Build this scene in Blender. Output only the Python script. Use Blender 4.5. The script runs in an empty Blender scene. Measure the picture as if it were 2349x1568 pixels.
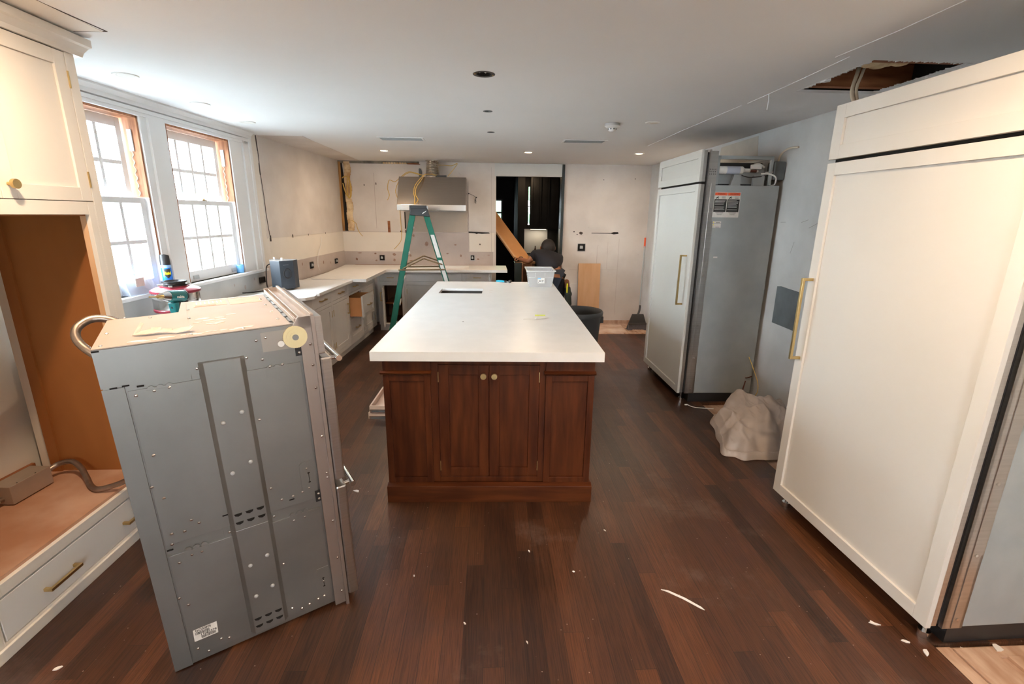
import bpy, bmesh, math, random
from mathutils import Vector, Matrix, noise
random.seed(7)
S = bpy.context.scene
COL = S.collection
PI = math.pi
# ------------------------------------------------------------ camera
CP = dict(f=1099.3, pitch=.25842, yaw=.05001, roll=.0113, H=1.63024)
def make_camera():
    p, yaw, roll = CP['pitch'], CP['yaw'], CP['roll']
    cy, sy, cp, sp = math.cos(yaw), math.sin(yaw), math.cos(p), math.sin(p)
    fwd = Vector((sy*cp, cy*cp, -sp)); right = Vector((cy, -sy, 0)); up = right.cross(fwd)
    r2 = right*math.cos(roll)+up*math.sin(roll); u2 = up*math.cos(roll)-right*math.sin(roll)
    cam = bpy.data.objects.new('camera', bpy.data.cameras.new('camera'))
    M = Matrix((r2, u2, -fwd)).transposed().to_4x4(); M.translation = (0, 0, CP['H'])
    cam.matrix_world = M; cam.data.sensor_width = 36; cam.data.lens = CP['f']/2349*36
    cam.data.clip_start = .05; COL.objects.link(cam); S.camera = cam
make_camera()
S.view_settings.view_transform = 'Standard'; S.view_settings.look = 'None'
S.view_settings.gamma = 1; S.view_settings.exposure = 0.85; S.view_settings.use_curve_mapping = False
# ------------------------------------------------------------ world: bright overcast sky
W = bpy.data.worlds.new('world'); S.world = W; W.use_nodes = True
nt = W.node_tree; nt.nodes.clear()
bg = nt.nodes.new('ShaderNodeBackground'); out = nt.nodes.new('ShaderNodeOutputWorld')
tc = nt.nodes.new('ShaderNodeTexCoord'); sep = nt.nodes.new('ShaderNodeSeparateXYZ'); cr = nt.nodes.new('ShaderNodeValToRGB')
cr.color_ramp.elements[0].color = (.82, .93, 1, 1); cr.color_ramp.elements[0].position = 0
cr.color_ramp.elements[1].color = (.74, .88, 1, 1); cr.color_ramp.elements[1].position = .8
nt.links.new(tc.outputs['Generated'], sep.inputs[0]); nt.links.new(sep.outputs['Z'], cr.inputs[0])
nt.links.new(cr.outputs[0], bg.inputs[0]); nt.links.new(bg.outputs[0], out.inputs[0])
bg.inputs[1].default_value = 30.0
W.cycles.sampling_method = 'MANUAL'; W.cycles.sample_map_resolution = 256
# ------------------------------------------------------------ key dimensions
ZC = 2.361          # ceiling
YB = 7.393          # back wall
XR = 2.41           # right wall
PHI = .0512         # skew of the window wall
LW0 = Vector((-2.4106, 2.45, 0))   # origin of the window wall frame
AL = Vector((math.sin(PHI), math.cos(PHI), 0)); OUT = Vector((math.cos(PHI), -math.sin(PHI), 0))
def lw(u, d, z=0): return LW0 + AL*u + OUT*d + Vector((0, 0, z))
RL = PI/2-PHI       # rotation: local -y looks out of the window wall, local +x runs along it
def uy(y, d=0): return (y - 2.45 + d*math.sin(PHI))/math.cos(PHI)
WARM = (1, .73, .48)
def downlight(loc, power, r=.038):      # flat LED disc flush with the ceiling
    l = bpy.data.lights.new('downlight', 'AREA'); l.shape = 'DISK'; l.size = 2*r; l.energy = power; l.color = WARM
    o = bpy.data.objects.new('downlight', l); o.location = loc; COL.objects.link(o); return o
LAMPS = [(-1.247, 6.187), (.476, 6.112), (1.802, 6.051)]
NEAR = [(-1.42, 1.62), (1.0, 1.15), (-1.2, -1.2), (1.2, -1.2)]  # all out of view; first pair from the warm glow, rear pair added fill
for x, y in LAMPS: downlight((x, y, ZC-.006), 6.5)
for (x, y), pw in zip(NEAR, (12, 15.5, 14, 14)): downlight((x, y, ZC-.006), pw)
# ------------------------------------------------------------ materials
def mat(name, col, rough=.5, metal=0, var=0, scale=6, col2=None, bump=0, bscale=60, stretch=None, spec=.5, detail=4, coat=0, lo=.35, hi=.65):
    m = bpy.data.materials.new(name); m.use_nodes = True; t = m.node_tree; b = t.nodes['Principled BSDF']
    b.inputs['Roughness'].default_value = rough; b.inputs['Metallic'].default_value = metal
    b.inputs['Specular IOR Level'].default_value = spec; b.inputs['Coat Weight'].default_value = coat
    c4 = (*col, 1); b.inputs['Base Color'].default_value = c4
    tc = t.nodes.new('ShaderNodeTexCoord'); mp = t.nodes.new('ShaderNodeMapping'); t.links.new(tc.outputs['Object'], mp.inputs[0])
    if stretch: mp.inputs['Scale'].default_value = stretch
    if var or col2:
        n = t.nodes.new('ShaderNodeTexNoise'); n.inputs['Scale'].default_value = scale; n.inputs['Detail'].default_value = detail
        t.links.new(mp.outputs[0], n.inputs[0])
        r = t.nodes.new('ShaderNodeValToRGB'); r.color_ramp.elements[0].position = lo; r.color_ramp.elements[1].position = hi
        if col2: a, e = col, col2
        else: a, e = [x*(1-var) for x in col], [min(1, x*(1+var)) for x in col]
        r.color_ramp.elements[0].color = (*a, 1); r.color_ramp.elements[1].color = (*e, 1)
        t.links.new(n.outputs[0], r.inputs[0]); t.links.new(r.outputs[0], b.inputs['Base Color'])
    if bump:
        n2 = t.nodes.new('ShaderNodeTexNoise'); n2.inputs['Scale'].default_value = bscale; n2.inputs['Detail'].default_value = 3
        t.links.new(mp.outputs[0], n2.inputs[0]); bp = t.nodes.new('ShaderNodeBump'); bp.inputs['Strength'].default_value = bump
        bp.inputs['Distance'].default_value = .01; t.links.new(n2.outputs[0], bp.inputs['Height']); t.links.new(bp.outputs[0], b.inputs['Normal'])
    return m
def emit(name, col, s):
    m = bpy.data.materials.new(name); m.use_nodes = True; t = m.node_tree; t.nodes.clear()
    e = t.nodes.new('ShaderNodeEmission'); e.inputs[0].default_value = (*col, 1); e.inputs[1].default_value = s
    o = t.nodes.new('ShaderNodeOutputMaterial'); t.links.new(e.outputs[0], o.inputs[0]); return m
def floor_mat():
    m = bpy.data.materials.new('dark_oak_planks'); m.use_nodes = True; t = m.node_tree; b = t.nodes['Principled BSDF']
    N = t.nodes.new; L = t.links.new
    tc = N('ShaderNodeTexCoord'); mp = N('ShaderNodeMapping'); mp.inputs['Rotation'].default_value = (0, 0, PI/2)
    mp.inputs['Location'].default_value = (.37, .024, 0)
    L(tc.outputs['Object'], mp.inputs[0])
    def brick(msz):
        br = N('ShaderNodeTexBrick'); br.inputs['Scale'].default_value = 1; br.inputs['Brick Width'].default_value = 1.15
        br.inputs['Row Height'].default_value = .081; br.inputs['Mortar Size'].default_value = msz; br.offset = .37; br.offset_frequency = 3
        br.inputs['Mortar Smooth'].default_value = .2; br.inputs['Color1'].default_value = (0, 0, 0, 1); br.inputs['Color2'].default_value = (1, 1, 1, 1)
        br.inputs['Mortar'].default_value = (.5, .5, .5, 1); br.inputs['Bias'].default_value = 0; br.offset = 0
        s0 = N('ShaderNodeSeparateXYZ'); L(mp.outputs[0], s0.inputs[0])
        dv = N('ShaderNodeMath'); dv.operation = 'DIVIDE'; dv.inputs[1].default_value = .081; L(s0.outputs['Y'], dv.inputs[0])
        fl = N('ShaderNodeMath'); fl.operation = 'FLOOR'; L(dv.outputs[0], fl.inputs[0])
        wn = N('ShaderNodeTexWhiteNoise'); wn.noise_dimensions = '1D'; L(fl.outputs[0], wn.inputs['W'])
        ma = N('ShaderNodeMath'); ma.operation = 'MULTIPLY_ADD'; ma.inputs[1].default_value = 9.7; L(wn.outputs['Value'], ma.inputs[0]); L(s0.outputs['X'], ma.inputs[2])
        c0 = N('ShaderNodeCombineXYZ'); L(ma.outputs[0], c0.inputs[0]); L(s0.outputs['Y'], c0.inputs[1]); L(c0.outputs[0], br.inputs[0]); return br
    br = brick(.0009)
    # grain, offset per board
    sx = N('ShaderNodeSeparateXYZ'); L(mp.outputs[0], sx.inputs[0])
    mu = N('ShaderNodeMath'); mu.operation = 'MULTIPLY_ADD'; mu.inputs[1].default_value = 40; L(br.outputs['Color'], mu.inputs[0]); L(sx.outputs['Z'], mu.inputs[2])
    cb = N('ShaderNodeCombineXYZ'); L(sx.outputs['X'], cb.inputs[0]); L(sx.outputs['Y'], cb.inputs[1]); L(mu.outputs[0], cb.inputs[2])
    gm = N('ShaderNodeMapping'); gm.inputs['Scale'].default_value = (2.2, 42, 1); L(cb.outputs[0], gm.inputs[0])
    g = N('ShaderNodeTexNoise'); g.inputs['Scale'].default_value = 1.6; g.inputs['Detail'].default_value = 7; g.inputs['Distortion'].default_value = 1.4; L(gm.outputs[0], g.inputs[0])
    gm2 = N('ShaderNodeMapping'); gm2.inputs['Scale'].default_value = (8, 260, 1); L(cb.outputs[0], gm2.inputs[0])
    g2 = N('ShaderNodeTexNoise'); g2.inputs['Scale'].default_value = 1.0; g2.inputs['Detail'].default_value = 3; L(gm2.outputs[0], g2.inputs[0])
    r = N('ShaderNodeValToRGB'); e = r.color_ramp.elements
    e[0].position = 0; e[0].color = (.024, .009, .005, 1); e[1].position = 1; e[1].color = (.21, .078, .028, 1)
    for p, c in [(.3, (.058, .0215, .0095, 1)), (.58, (.088, .032, .0135, 1)), (.85, (.130, .046, .0175, 1))]:
        q = e.new(p); q.color = c
    a1 = N('ShaderNodeMath'); a1.operation = 'MULTIPLY_ADD'; a1.inputs[1].default_value = .72; a1.inputs[2].default_value = -.18; L(br.outputs['Color'], a1.inputs[0])
    a2 = N('ShaderNodeMath'); a2.operation = 'MULTIPLY_ADD'; a2.inputs[1].default_value = .62; L(g.outputs[0], a2.inputs[0]); L(a1.outputs[0], a2.inputs[2])
    L(a2.outputs[0], r.inputs[0])
    mx = N('ShaderNodeMix'); mx.data_type = 'RGBA'; mx.blend_type = 'MULTIPLY'; mx.inputs[0].default_value = .75
    r2 = N('ShaderNodeValToRGB'); r2.color_ramp.elements[0].position = .36; r2.color_ramp.elements[0].color = (.42, .4, .4, 1); r2.color_ramp.elements[1].position = .56; r2.color_ramp.elements[1].color = (1.0, 1.0, 1.0, 1)
    L(g2.outputs[0], r2.inputs[0]); L(r.outputs[0], mx.inputs[6]); L(r2.outputs[0], mx.inputs[7])
    # plaster dust smears and specks
    d = N('ShaderNodeTexNoise'); d.inputs['Scale'].default_value = 1.3; d.inputs['Detail'].default_value = 9; d.inputs['Roughness'].default_value = .72; L(tc.outputs['Object'], d.inputs[0])
    dr = N('ShaderNodeValToRGB'); dr.color_ramp.elements[0].position = .55; dr.color_ramp.elements[0].color = (0, 0, 0, 1); dr.color_ramp.elements[1].position = .9; dr.color_ramp.elements[1].color = (.42, .42, .42, 1); L(d.outputs[0], dr.inputs[0])
    vo = N('ShaderNodeTexVoronoi'); vo.inputs['Scale'].default_value = 17; L(tc.outputs['Object'], vo.inputs[0])
    vr = N('ShaderNodeValToRGB'); vr.color_ramp.elements[0].position = .035; vr.color_ramp.elements[0].color = (.75, .75, .75, 1); vr.color_ramp.elements[1].position = .05; vr.color_ramp.elements[1].color = (0, 0, 0, 1); L(vo.outputs['Distance'], vr.inputs[0])
    ad = N('ShaderNodeMath'); ad.operation = 'ADD'; ad.use_clamp = True; L(dr.outputs[0], ad.inputs[0]); L(vr.outputs[0], ad.inputs[1])
    m2 = N('ShaderNodeMix'); m2.data_type = 'RGBA'; L(ad.outputs[0], m2.inputs[0]); L(mx.outputs[2], m2.inputs[6]); m2.inputs[7].default_value = (.42, .33, .27, 1)
    # dark seams
    m3 = N('ShaderNodeMix'); m3.data_type = 'RGBA'; L(br.outputs['Fac'], m3.inputs[0]); L(m2.outputs[2], m3.inputs[6]); m3.inputs[7].default_value = (.014, .007, .004, 1)
    L(m3.outputs[2], b.inputs['Base Color'])
    rr = N('ShaderNodeMapRange'); rr.inputs[1].default_value = .3; rr.inputs[2].default_value = .75; rr.inputs[3].default_value = .3; rr.inputs[4].default_value = .52; L(d.outputs[0], rr.inputs[0]); L(rr.outputs[0], b.inputs['Roughness'])
    bp = N('ShaderNodeBump'); bp.inputs['Strength'].default_value = .25; bp.inputs['Distance'].default_value = .003
    L(g2.outputs[0], bp.inputs['Height']); L(bp.outputs[0], b.inputs['Normal']); b.inputs['Specular IOR Level'].default_value = .5
    return m
def wall_mat(name, c1, c2, stain=(.45, .37, .33), amt=.5):
    m = mat(name, c1, .75, col2=c2, scale=2.2, bump=.12, bscale=25, detail=8)
    t = m.node_tree; N = t.nodes.new; L = t.links.new; b = t.nodes['Principled BSDF']
    src = b.inputs['Base Color'].links[0].from_socket
    tc = N('ShaderNodeTexCoord'); n = N('ShaderNodeTexNoise'); n.inputs['Scale'].default_value = 9; n.inputs['Detail'].default_value = 6; n.inputs['Roughness'].default_value = .7; L(tc.outputs['Object'], n.inputs[0])
    r = N('ShaderNodeValToRGB'); r.color_ramp.elements[0].position = .66; r.color_ramp.elements[0].color = (0, 0, 0, 1); r.color_ramp.elements[1].position = .76; r.color_ramp.elements[1].color = (amt, amt, amt, 1); L(n.outputs[0], r.inputs[0])
    mx = N('ShaderNodeMix'); mx.data_type = 'RGBA'; L(r.outputs[0], mx.inputs[0]); L(src, mx.inputs[6]); mx.inputs[7].default_value = (*stain, 1); L(mx.outputs[2], b.inputs['Base Color'])
    return m
def glass_mat(name, tint=(1, 1, 1), rough=0, alpha=.1):
    m = bpy.data.materials.new(name); m.use_nodes = True; t = m.node_tree; t.nodes.clear(); N = t.nodes.new
    tr = N('ShaderNodeBsdfTransparent'); tr.inputs[0].default_value = (*tint, 1); gl = N('ShaderNodeBsdfGlossy'); gl.inputs['Roughness'].default_value = .02+rough
    mx = N('ShaderNodeMixShader'); lw_ = N('ShaderNodeLayerWeight'); fr = N('ShaderNodeMath'); fr.operation = 'POWER'; fr.inputs[1].default_value = 6; t.links.new(lw_.outputs['Facing'], fr.inputs[0]); o = N('ShaderNodeOutputMaterial')
    t.links.new(fr.outputs[0], mx.inputs[0]); t.links.new(tr.outputs[0], mx.inputs[1]); t.links.new(gl.outputs[0], mx.inputs[2]); t.links.new(mx.outputs[0], o.inputs[0]); return m
def plastic_clear(name, col, tr_w):
    m = bpy.data.materials.new(name); m.use_nodes = True; t = m.node_tree; t.nodes.clear(); N = t.nodes.new
    tr = N('ShaderNodeBsdfTransparent'); tr.inputs[0].default_value = (.95, .96, .97, 1); p = N('ShaderNodeBsdfPrincipled'); p.inputs['Base Color'].default_value = (*col, 1); p.inputs['Roughness'].default_value = .25
    mx = N('ShaderNodeMixShader'); mx.inputs[0].default_value = 1-tr_w; o = N('ShaderNodeOutputMaterial')
    t.links.new(tr.outputs[0], mx.inputs[1]); t.links.new(p.outputs[0], mx.inputs[2]); t.links.new(mx.outputs[0], o.inputs[0]); return m
def galv_mat():
    m = mat('galvanised_steel', (.27, .27, .262), .4, .88, col2=(.35, .345, .33), scale=3, detail=8, lo=.3, hi=.7)
    t = m.node_tree; b = t.nodes['Principled BSDF']; n = t.nodes.new('ShaderNodeTexNoise'); n.inputs['Scale'].default_value = 5; n.inputs['Detail'].default_value = 5
    tc = t.nodes.new('ShaderNodeTexCoord'); t.links.new(tc.outputs['Object'], n.inputs[0])
    mr = t.nodes.new('ShaderNodeMapRange'); mr.inputs[3].default_value = .34; mr.inputs[4].default_value = .55; t.links.new(n.outputs[0], mr.inputs[0]); t.links.new(mr.outputs[0], b.inputs['Roughness']); return m
M = dict(
 floor=floor_mat(),
 ceil=mat('ceiling_white', (.87, .875, .88), .85, var=.012, scale=1.5),
 wall=wall_mat('patched_white_wall', (.64, .585, .545), (.75, .70, .66)),
 wallr=wall_mat('bluish_white_wall', (.54, .54, .53), (.66, .66, .655), (.42, .42, .42), .35),
 cream=wall_mat('cream_paint', (.79, .735, .66), (.84, .785, .71), (.6, .5, .42), .3),
 bare=wall_mat('bare_drywall', (.50, .43, .40), (.60, .53, .50), (.30, .21, .17), .7),
 trim=mat('white_trim', (.84, .85, .85), .4),
 sash=mat('white_sash', (.88, .89, .90), .4),
 jamb=mat('raw_pine', (.24, .09, .04), .7, col2=(.42, .19, .09), scale=8, stretch=(6, 6, .6), detail=6),
 cab=mat('cream_cabinet_paint', (.80, .755, .685), .38, var=.02, scale=2),
 cabw=mat('white_cabinet_paint', (.80, .79, .76), .38, var=.02, scale=2),
 cabg=mat('soft_white_cabinet_paint', (.73, .71, .68), .42, var=.03, scale=3),
 fridgep=mat('white_panel_paint', (.72, .69, .645), .4, var=.015, scale=2),
 fridgep2=mat('pale_panel_paint', (.66, .655, .615), .4, var=.015, scale=2),
 brass=mat('satin_brass', (.60, .44, .20), .32, 1, var=.08, scale=20),
 walnut=mat('walnut_stain', (.050, .0115, .0035), .45, col2=(.100, .026, .0075), scale=3, stretch=(9, 9, 1), detail=7, spec=.2),
 walnuth=mat('walnut_stain_horizontal', (.056, .0135, .004), .45, col2=(.105, .028, .008), scale=3, stretch=(1, 9, 9), detail=7, spec=.2),
 inner=mat('stained_maple_interior', (.26, .085, .020), .45, col2=(.36, .13, .034), scale=2.2, stretch=(1, 1, .5), detail=8, spec=.3),
 shelf=mat('worn_plywood_shelf', (.42, .20, .11), .5, col2=(.58, .36, .25), scale=3.5, detail=8),
 ply=mat('maple_plywood', (.62, .34, .16), .5, col2=(.74, .46, .26), scale=2.2, stretch=(3, 3, .6), detail=8),
 plyedge=mat('plywood_edge', (.62, .42, .27), .6, var=.1, scale=30),
 ply2=mat('orange_maple_panel', (.62, .28, .10), .35, col2=(.74, .37, .15), scale=2, detail=8),
 rawwood=mat('bare_subfloor_wood', (.42, .24, .15), .8, col2=(.62, .42, .30), scale=5, stretch=(4, 1, 1), detail=8),
 joist=mat('old_joist_wood', (.20, .065, .022), .8, col2=(.34, .13, .05), scale=4, stretch=(1, 6, 6), detail=6),
 stone=mat('white_quartz', (.80, .79, .77), .34, var=.02, scale=7, detail=4),
 stone2=mat('white_quartz_island', (.80, .80, .79), .34, var=.022, scale=9, detail=6),
 galv=galv_mat(),
 galvtop=mat('dusty_steel_top', (.40, .345, .30), .75, 0, col2=(.47, .41, .365), scale=2, detail=7),
 steel=mat('brushed_stainless', (.56, .54, .52), .3, 1, var=.05, scale=3, stretch=(1, 1, 40), bump=.04, bscale=8),
 hood=mat('hood_stainless', (.44, .41, .38), .27, 1, var=.03, scale=3, stretch=(1, 1, 60), bump=.03, bscale=6),
 steelb=mat('bright_stainless', (.72, .72, .72), .16, 1),
 chrome=mat('chrome', (.8, .8, .8), .12, 1),
 black=mat('black_plastic', (.018, .018, .02), .4),
 blackm=mat('black_painted_metal', (.016, .017, .019), .45),
 slate=mat('dark_slate_enamel', (.035, .043, .055), .45),
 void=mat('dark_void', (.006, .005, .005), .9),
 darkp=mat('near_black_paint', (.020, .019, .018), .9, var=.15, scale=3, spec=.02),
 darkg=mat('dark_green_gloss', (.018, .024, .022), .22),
 grey=mat('grey_painted_steel', (.36, .39, .40), .5, .25, col2=(.43, .46, .465), scale=4, detail=7),
 greylight=mat('light_grey_metal', (.50, .52, .53), .5, .3),
 darkgrey=mat('dark_grey_patch', (.12, .135, .14), .7, var=.12, scale=8),
 white=mat('white_plastic', (.82, .81, .78), .4),
 yellowp=mat('yellowed_nylon', (.78, .68, .40), .5),
 green=mat('green_fibreglass', (.004, .15, .095), .6, var=.08, scale=10),
 paper=mat('paper_label', (.74, .72, .68), .7, var=.04, scale=30),
 ink=mat('label_ink', (.02, .02, .02), .6),
 orange=mat('warning_orange', (.85, .11, .03), .6),
 salmon=mat('faded_salmon_label', (.72, .30, .20), .7),
 tanlabel=mat('faded_tan_label', (.66, .42, .29), .7, var=.06, scale=30),
 bluecan=mat('blue_can_print', (.015, .16, .62), .3),
 bluecan2=mat('pale_blue_can_print', (.30, .55, .85), .3),
 yellow=mat('yellow_print', (.95, .80, .02), .4),
 red=mat('glossy_red_plastic', (.22, .02, .035), .3),
 teal=mat('teal_tool_body', (.0, .13, .14), .35),
 cyan=mat('cyan_handle', (.02, .42, .62), .4),
 bluelight=mat('light_blue_plastic', (.30, .66, .90), .3),
 cable=mat('yellow_cable', (.62, .40, .08), .5),
 cablew=mat('old_white_cable', (.58, .50, .38), .6),
 copper=mat('copper_pipe', (.16, .05, .035), .4, .5),
 conduit=mat('metal_conduit', (.38, .31, .26), .38, .9, var=.1, scale=30),
 duct=mat('foil_duct', (.60, .56, .50), .22, 1, bump=.5, bscale=22),
 insul=mat('kraft_insulation', (.50, .30, .13), .9, col2=(.86, .70, .45), scale=9, detail=8, bump=.6, bscale=30),
 stud=mat('old_stud', (.42, .24, .10), .85, col2=(.07, .045, .03), scale=5, stretch=(5, 5, .7), detail=8),
 canvas=mat('canvas_cloth', (.55, .47, .42), .9, var=.05, scale=7, bump=.15, bscale=300),
 rubber=mat('grey_bin_plastic', (.045, .047, .05), .5),
 broom=mat('dark_broom_plastic', (.06, .055, .05), .5),
 brist=mat('grey_bristles', (.17, .16, .17), .9, var=.3, scale=30, stretch=(20, 20, 1)),
 skin=mat('brown_skin', (.25, .095, .04), .55, var=.08, scale=12),
 hair=mat('black_hair', (.014, .010, .008), .7, bump=.3, bscale=150),
 shirt=mat('navy_tee', (.006, .006, .011), .85, bump=.2, bscale=18),
 jeans=mat('dark_trousers', (.016, .019, .028), .9, bump=.2, bscale=15),
 leather=mat('tan_leather', (.20, .075, .03), .6, var=.2, scale=12),
 pouch=mat('olive_pouch', (.030, .034, .024), .8, var=.2, scale=15),
 bin=plastic_clear('clear_bin_plastic', (.80, .81, .82), .58),
 binr=plastic_clear('clear_bin_rim', (.86, .87, .88), .25),
 bag=plastic_clear('clear_bag', (.75, .80, .88), .45),
 glass=glass_mat('window_glass'),
 leaf=mat('tree_leaves', (.09, .17, .09), .7, col2=(.16, .27, .14), scale=3),
 bark=mat('tree_bark', (.10, .07, .05), .9),
 ground=mat('pale_terrace', (.13, .14, .135), .9, col2=(.17, .18, .17), scale=2),
 shingle=mat('neighbour_siding', (.62, .63, .62), .8, var=.05, scale=3),
 lit=emit('lamp_lens', (1, .72, .42), 30),
 backsp=mat('pale_splashback', (.44, .43, .40), .4),
 tile=mat('glue_residue', (.26, .15, .11), .8, col2=(.42, .30, .24), scale=20),
 limegreen=mat('lime_note', (.72, .80, .12), .6),
 nearblack=mat('flat_black', (.012, .010, .009), .9),
 crack=mat('dark_gap', (.07, .055, .05), .95),
 dust=mat('white_plaster_dust', (.82, .79, .76), .9),
 debris=mat('plaster_scrap', (.60, .50, .42), .9, col2=(.80, .74, .66), scale=15),
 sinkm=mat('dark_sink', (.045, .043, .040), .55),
)
# ------------------------------------------------------------ mesh helpers
class B:
    def __init__(s): s.b = bmesh.new()
    def box(s, x0, x1, y0, y1, z0, z1, M4=None):
        x0, x1 = min(x0, x1), max(x0, x1); y0, y1 = min(y0, y1), max(y0, y1); z0, z1 = min(z0, z1), max(z0, z1)
        v = [s.b.verts.new(p) for p in [(x0, y0, z0), (x1, y0, z0), (x1, y1, z0), (x0, y1, z0), (x0, y0, z1), (x1, y0, z1), (x1, y1, z1), (x0, y1, z1)]]
        for f in [(0, 3, 2, 1), (4, 5, 6, 7), (0, 1, 5, 4), (1, 2, 6, 5), (2, 3, 7, 6), (3, 0, 4, 7)]: s.b.faces.new([v[i] for i in f])
        if M4 is not None: bmesh.ops.transform(s.b, matrix=M4, verts=v)
        return s
    def hexa(s, pts):
        v = [s.b.verts.new(p) for p in pts]
        for f in [(0, 3, 2, 1), (4, 5, 6, 7), (0, 1, 5, 4), (1, 2, 6, 5), (2, 3, 7, 6), (3, 0, 4, 7)]: s.b.faces.new([v[i] for i in f])
        return s
    def prism(s, pts, a, n0, n1, M4=None):
        # polygon pts in the two axes other than a; extruded along a from n0 to n1
        def P(p, n):
            if a == 'z': return (p[0], p[1], n)
            if a == 'y': return (p[0], n, p[1])
            return (n, p[0], p[1])
        A = [s.b.verts.new(P(p, n0)) for p in pts]; C = [s.b.verts.new(P(p, n1)) for p in pts]; k = len(pts)
        fs = [s.b.faces.new(A[::-1]), s.b.faces.new(C)]
        for i in range(k): fs.append(s.b.faces.new([A[i], A[(i+1) % k], C[(i+1) % k], C[i]]))
        bmesh.ops.recalc_face_normals(s.b, faces=fs)
        if M4 is not None: bmesh.ops.transform(s.b, matrix=M4, verts=A+C)
        return s
    def cyl(s, p0, p1, r, r1=None, seg=16, caps=True):
        p0, p1 = Vector(p0), Vector(p1); r1 = r if r1 is None else r1
        d = (p1-p0).normalized(); u = d.orthogonal().normalized(); w = d.cross(u)
        A = [s.b.verts.new(p0+(u*math.cos(2*PI*i/seg)+w*math.sin(2*PI*i/seg))*r) for i in range(seg)]
        C = [s.b.verts.new(p1+(u*math.cos(2*PI*i/seg)+w*math.sin(2*PI*i/seg))*r1) for i in range(seg)]
        for i in range(seg): s.b.faces.new([A[i], A[(i+1) % seg], C[(i+1) % seg], C[i]])
        if caps: s.b.faces.new(A[::-1]); s.b.faces.new(C)
        return s
    def tube(s, pts, r, seg=8, n=6, rib=0):
        P = [Vector(p) for p in pts]; Q = []
        if len(P) > 2:
            for i in range(len(P)-1):
                a = P[max(i-1, 0)]; b_ = P[i]; c = P[i+1]; d = P[min(i+2, len(P)-1)]
                for k in range(n):
                    t = k/n; Q.append(.5*((2*b_)+(c-a)*t+(2*a-5*b_+4*c-d)*t*t+(3*b_-a-3*c+d)*t**3))
            Q.append(P[-1])
        else: Q = P
        ref = None; rings = []
        for i, q in enumerate(Q):
            d = (Q[min(i+1, len(Q)-1)]-Q[max(i-1, 0)]).normalized()
            u = (d.orthogonal() if ref is None else ref-d*ref.dot(d)).normalized(); ref = u; w = d.cross(u)
            rr = r*(1+(rib if i % 2 else 0))
            rings.append([s.b.verts.new(q+(u*math.cos(2*PI*j/seg)+w*math.sin(2*PI*j/seg))*rr) for j in range(seg)])
        for A, C in zip(rings, rings[1:]):
            for j in range(seg): s.b.faces.new([A[j], A[(j+1) % seg], C[(j+1) % seg], C[j]])
        s.b.faces.new(rings[0][::-1]); s.b.faces.new(rings[-1]); return s
    def lathe(s, prof, seg=32, c=(0, 0, 0), sx=1, sy=1):
        rings = []
        for r, z in prof:
            rings.append([s.b.verts.new((c[0]+r*sx*math.cos(2*PI*i/seg), c[1]+r*sy*math.sin(2*PI*i/seg), c[2]+z)) for i in range(seg)] if r > 1e-6 else [s.b.verts.new((c[0], c[1], c[2]+z))])
        for A, C in zip(rings, rings[1:]):
            for i in range(seg):
                j = (i+1) % seg
                if len(A) == 1 and len(C) == 1: continue
                if len(A) == 1: s.b.faces.new([A[0], C[j], C[i]])
                elif len(C) == 1: s.b.faces.new([A[i], A[j], C[0]])
                else: s.b.faces.new([A[i], A[j], C[j], C[i]])
        return s
    def sphere(s, c, r, sx=1, sy=1, sz=1, seg=16):
        prof = [(r*math.sin(PI*i/10), -r*math.cos(PI*i/10)*sz) for i in range(11)]
        return s.lathe(prof, seg, c, sx, sy)
def obj(name, b, m, parent=None, bevel=0, smooth=False, label=None, M4=None):
    if M4 is not None: b.b.transform(M4)
    me = bpy.data.meshes.new(name); bmesh.ops.recalc_face_normals(b.b, faces=b.b.faces[:]) if not getattr(b, 'keep', False) else None
    b.b.to_mesh(me); b.b.free(); o = bpy.data.objects.new(name, me); COL.objects.link(o)
    for mm in (m if isinstance(m, (list, tuple)) else [m]): me.materials.append(mm)
    if parent: o.parent = parent
    if smooth: me.shade_smooth() if smooth is True else me.set_sharp_from_angle(angle=math.radians(smooth))
    if smooth and smooth is not True: pass
    if bevel:
        md = o.modifiers.new('bevel', 'BEVEL'); md.width = bevel; md.segments = 2; md.limit_method = 'ANGLE'; md.angle_limit = .6
    if label: o['label'] = label
    return o
def thing(name, label, cat, loc=(0, 0, 0), rz=0, group=None, rot=None):
    o = bpy.data.objects.new(name, None); COL.objects.link(o); o.empty_display_size = .1
    o.location = loc; o.rotation_euler = rot if rot else (0, 0, rz); o['label'] = label; o['category'] = cat
    if group: o['group'] = group
    return o
def tag(o, label, cat, group=None, loc=None, rz=0):
    o['label'] = label; o['category'] = cat
    if group: o['group'] = group
    if loc is not None: o.location = loc; o.rotation_euler = (0, 0, rz)
    return o
def struct(name, b, m, loc=(0, 0, 0), rz=0, bevel=0, parent=None):
    o = obj(name, b, m, parent, bevel)
    if not parent: o['kind'] = 'structure'; o.location = loc; o.rotation_euler = (0, 0, rz)
    return o
def dup(root, loc=None, rz=None, label=None, group=None):
    r = root.copy(); COL.objects.link(r)
    if loc is not None: r.location = loc
    if rz is not None: r.rotation_euler = (0, 0, rz)
    if label: r['label'] = label
    if group: r['group'] = group
    for ch in list(root.children):
        c = ch.copy(); COL.objects.link(c); c.parent = r
        for g in ch.children:
            d = g.copy(); COL.objects.link(d); d.parent = c
    return r
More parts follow.
